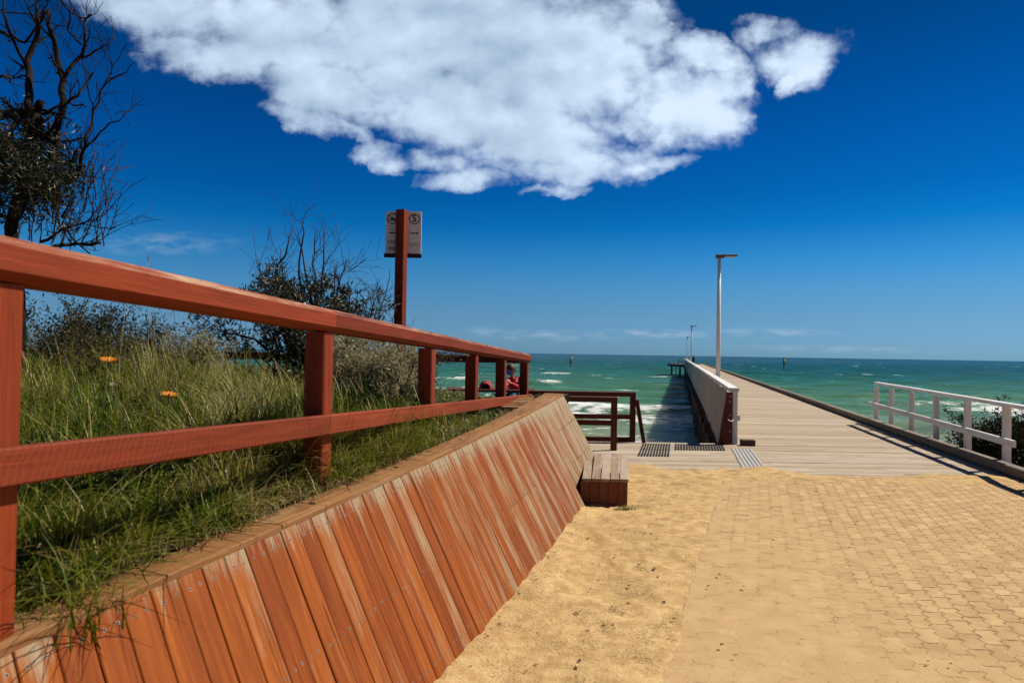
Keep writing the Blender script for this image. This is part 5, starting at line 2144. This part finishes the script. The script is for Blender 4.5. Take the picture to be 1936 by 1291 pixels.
def tuft(name, label, px, py, d, n, L, spread, mat, tint=(0, 1), w=.003, group=None, lean=(0, 0)):
    b = pt(px, py, d)
    base = Vector((b.x, d, float(garden_z(b.x, d)) - .02))
    mb = MB()
    for _ in range(n):
        an = random.uniform(0, 6.28)
        o = Vector((random.gauss(0, .06), random.gauss(0, .06), 0))
        dv = Vector((math.cos(an) * spread + lean[0], math.sin(an) * spread + lean[1], 0))
        mb.blade(base + o, dv, L * random.uniform(.55, 1.25), w * random.uniform(.7, 1.3), random.uniform(.3, 1.0), random.uniform(*tint), 5)
    o = mb.build(name, mat, origin=base)
    tag(o, label, "grass tuft", group)
    return o


G_T = "dry grass tufts in the garden"
tuft("dry_tuft", "spreading straw coloured tuft above the lower rail, left of the middle fence post", 470, 800, 4.3, 300, .55, 1.0, MT['straw'], (.1, .9), .0036, G_T, (-.25, 0))
tuft("dry_tuft", "thin dry tuft in front of the saltbush, between the two orange flowers", 290, 770, 4.6, 90, .62, .5, MT['straw'], (0, .6), .003, G_T)
tuft("dry_tuft", "green and straw tuft at the foot of the middle fence post, behind the wall cap", 630, 880, 3.9, 110, .34, .9, MT['grass'], (.35, 1), .0042, G_T)
tuft("dry_tuft", "long green tuft drooping over the wall cap at the lower left corner", 130, 1090, 2.05, 90, .34, 1.0, MT['grass'], (.25, .8), .0045, G_T, (.3, -.1))
tuft("dry_tuft", "tall wispy tuft behind the upper rail near the left post", 120, 720, 4.2, 90, .62, .5, MT['grass'], (.5, 1), .003, G_T)


def stalks():
    mb = MB()
    for (x0, y0, x1, y1, d, seed) in ((300, 760, 280, 483, 3.6, 1), (250, 730, 242, 540, 3.3, 0), (335, 760, 350, 590, 4.6, 0), (315, 760, 340, 600, 4.8, 0), (430, 800, 380, 690, 4.2, 0), (490, 830, 462, 745, 4.0, 1), (620, 860, 640, 650, 3.55, 0), (405, 780, 398, 640, 4.6, 1), (560, 830, 590, 870, 3.5, 0)):
        a, b = pt(x0, y0, d), pt(x1, y1, d - .1)
        a.z = min(a.z, float(garden_z(a.x, d)))
        m = a.lerp(b, .5) + Vector((random.uniform(-.07, .07), 0, .02))
        mb.tube([a, m, b], [.0015, .0012, .0008], 5)
        if seed:
            for _ in range(22):
                k = random.random() * .22
                p = b.lerp(m, k)
                mb.leaf(p, (b - m).normalized() + rnd_unit() * .5, rnd_unit(), .018, .005, .3)
    o = mb.build("grass_stalks", MT['straw'])
    o["kind"] = "stuff"


stalks()


def flower(name, label, px, py, d, r, mat, tiltv, group=None, n=13):
    c = pt(px, py, d)
    gz = float(garden_z(c.x, d))
    root = empty(name, (c.x, d, gz), label, "flower", group)
    ax = Vector(tiltv).normalized()
    s = ax.orthogonal().normalized()
    t = ax.cross(s)
    mb = MB()
    for k in range(n):
        an = 2 * math.pi * k / n + random.uniform(-.08, .08)
        dv = s * math.cos(an) + t * math.sin(an)
        mb.leaf(c + dv * r * .15, dv + ax * random.uniform(.35, .65), ax, r * random.uniform(.95, 1.15), r * .42, random.random())
    mb.build("petals", mat, root)
    mb = MB()
    mb.tube([c - ax * .006, c + ax * .010], [r * .22, r * .16], 10)
    mb.build("flower_head", MT['straw'], root)
    mb = MB()
    mb.tube([Vector((c.x - .05, d, gz - .02)), Vector((c.x - .03, d, gz + (c.z - gz) * .5)), c - ax * .004], [.003, .0026, .0024], 6, .3)
    mb.build("stem", MT['grass'], root)


GF = "orange daisies in the grass"
flower("orange_daisy", "orange daisy on a tall stem, higher of the two, near the left fence post", 205, 683, 2.9, .032, MT['petal'], (.15, -.25, 1), GF)
flower("orange_daisy", "lower orange daisy closer to the straw coloured tuft", 320, 748, 2.72, .028, MT['petal'], (.25, -.15, 1), GF)
flower("white_daisy", "tiny white daisy in the grass between the two orange ones", 213, 727, 3.0, .013, MT['whitepetal'], (.1, -.6, 1), None, 9)


# ------------------------------------------------------------------ litter on the sand
def litter():
    mb = MB()
    while len(mb.f) < 13000:
        d = 2.3 + 7.0 * random.random() ** 1.5
        wx = wall_foot(min(9.2, d + .25)).x
        x = wx + .03 + abs(random.gauss(0, .8)) if random.random() < .72 else random.uniform(wx, 5.5)
        if d > 7.2 and .8 < x < 1.35:
            continue
        if fbm(np.array([x * 2.2 + 7]), np.array([d * 2.2]), 3)[0] < random.uniform(.30, .62):
            continue
        an = random.uniform(0, 6.28)
        L = random.uniform(.003, .011) if random.random() < .975 else random.uniform(.02, .045)
        mb.leaf((x, d, .020 + random.uniform(0, .006)), (math.cos(an), math.sin(an), random.uniform(-.1, .3)), (random.uniform(-.4, .4), random.uniform(-.4, .4), 1), L, L * random.uniform(.25, .7), random.random())
    for _ in range(260):
        d = random.uniform(2.5, 9.0)
        p = wall_foot(d + .1)
        p = p + Vector((abs(random.gauss(0, .05)), random.uniform(-.05, .05), .035))
        an = random.uniform(0, 6.28)
        mb.leaf(p, (math.cos(an), math.sin(an), .1), (0, 0, 1), random.uniform(.01, .035), .008, random.random())
    m = leafmat("dead_leaf_litter", [(0, (.05, .03, .015)), (.6, (.13, .075, .035)), (1, (.30, .19, .10))], .8, .05)
    o = mb.build("leaf_litter", m)
    o["kind"] = "stuff"
    # weed at the corner of the low bench
    b = gp(1183, 962, 0)
    mb = MB()
    for _ in range(90):
        an = random.uniform(0, 6.28)
        mb.blade(b + Vector((random.gauss(0, .05), random.gauss(-.02, .02), 0)), (math.cos(an), math.sin(an), 0), random.uniform(.03, .09), .005, random.uniform(.3, 1.2), random.uniform(.2, 1), 3)
    o = mb.build("weed_tuft", MT['grass'], origin=b)
    tag(o, "small weed growing in the sand at the near corner of the low bench", "weed")


litter()
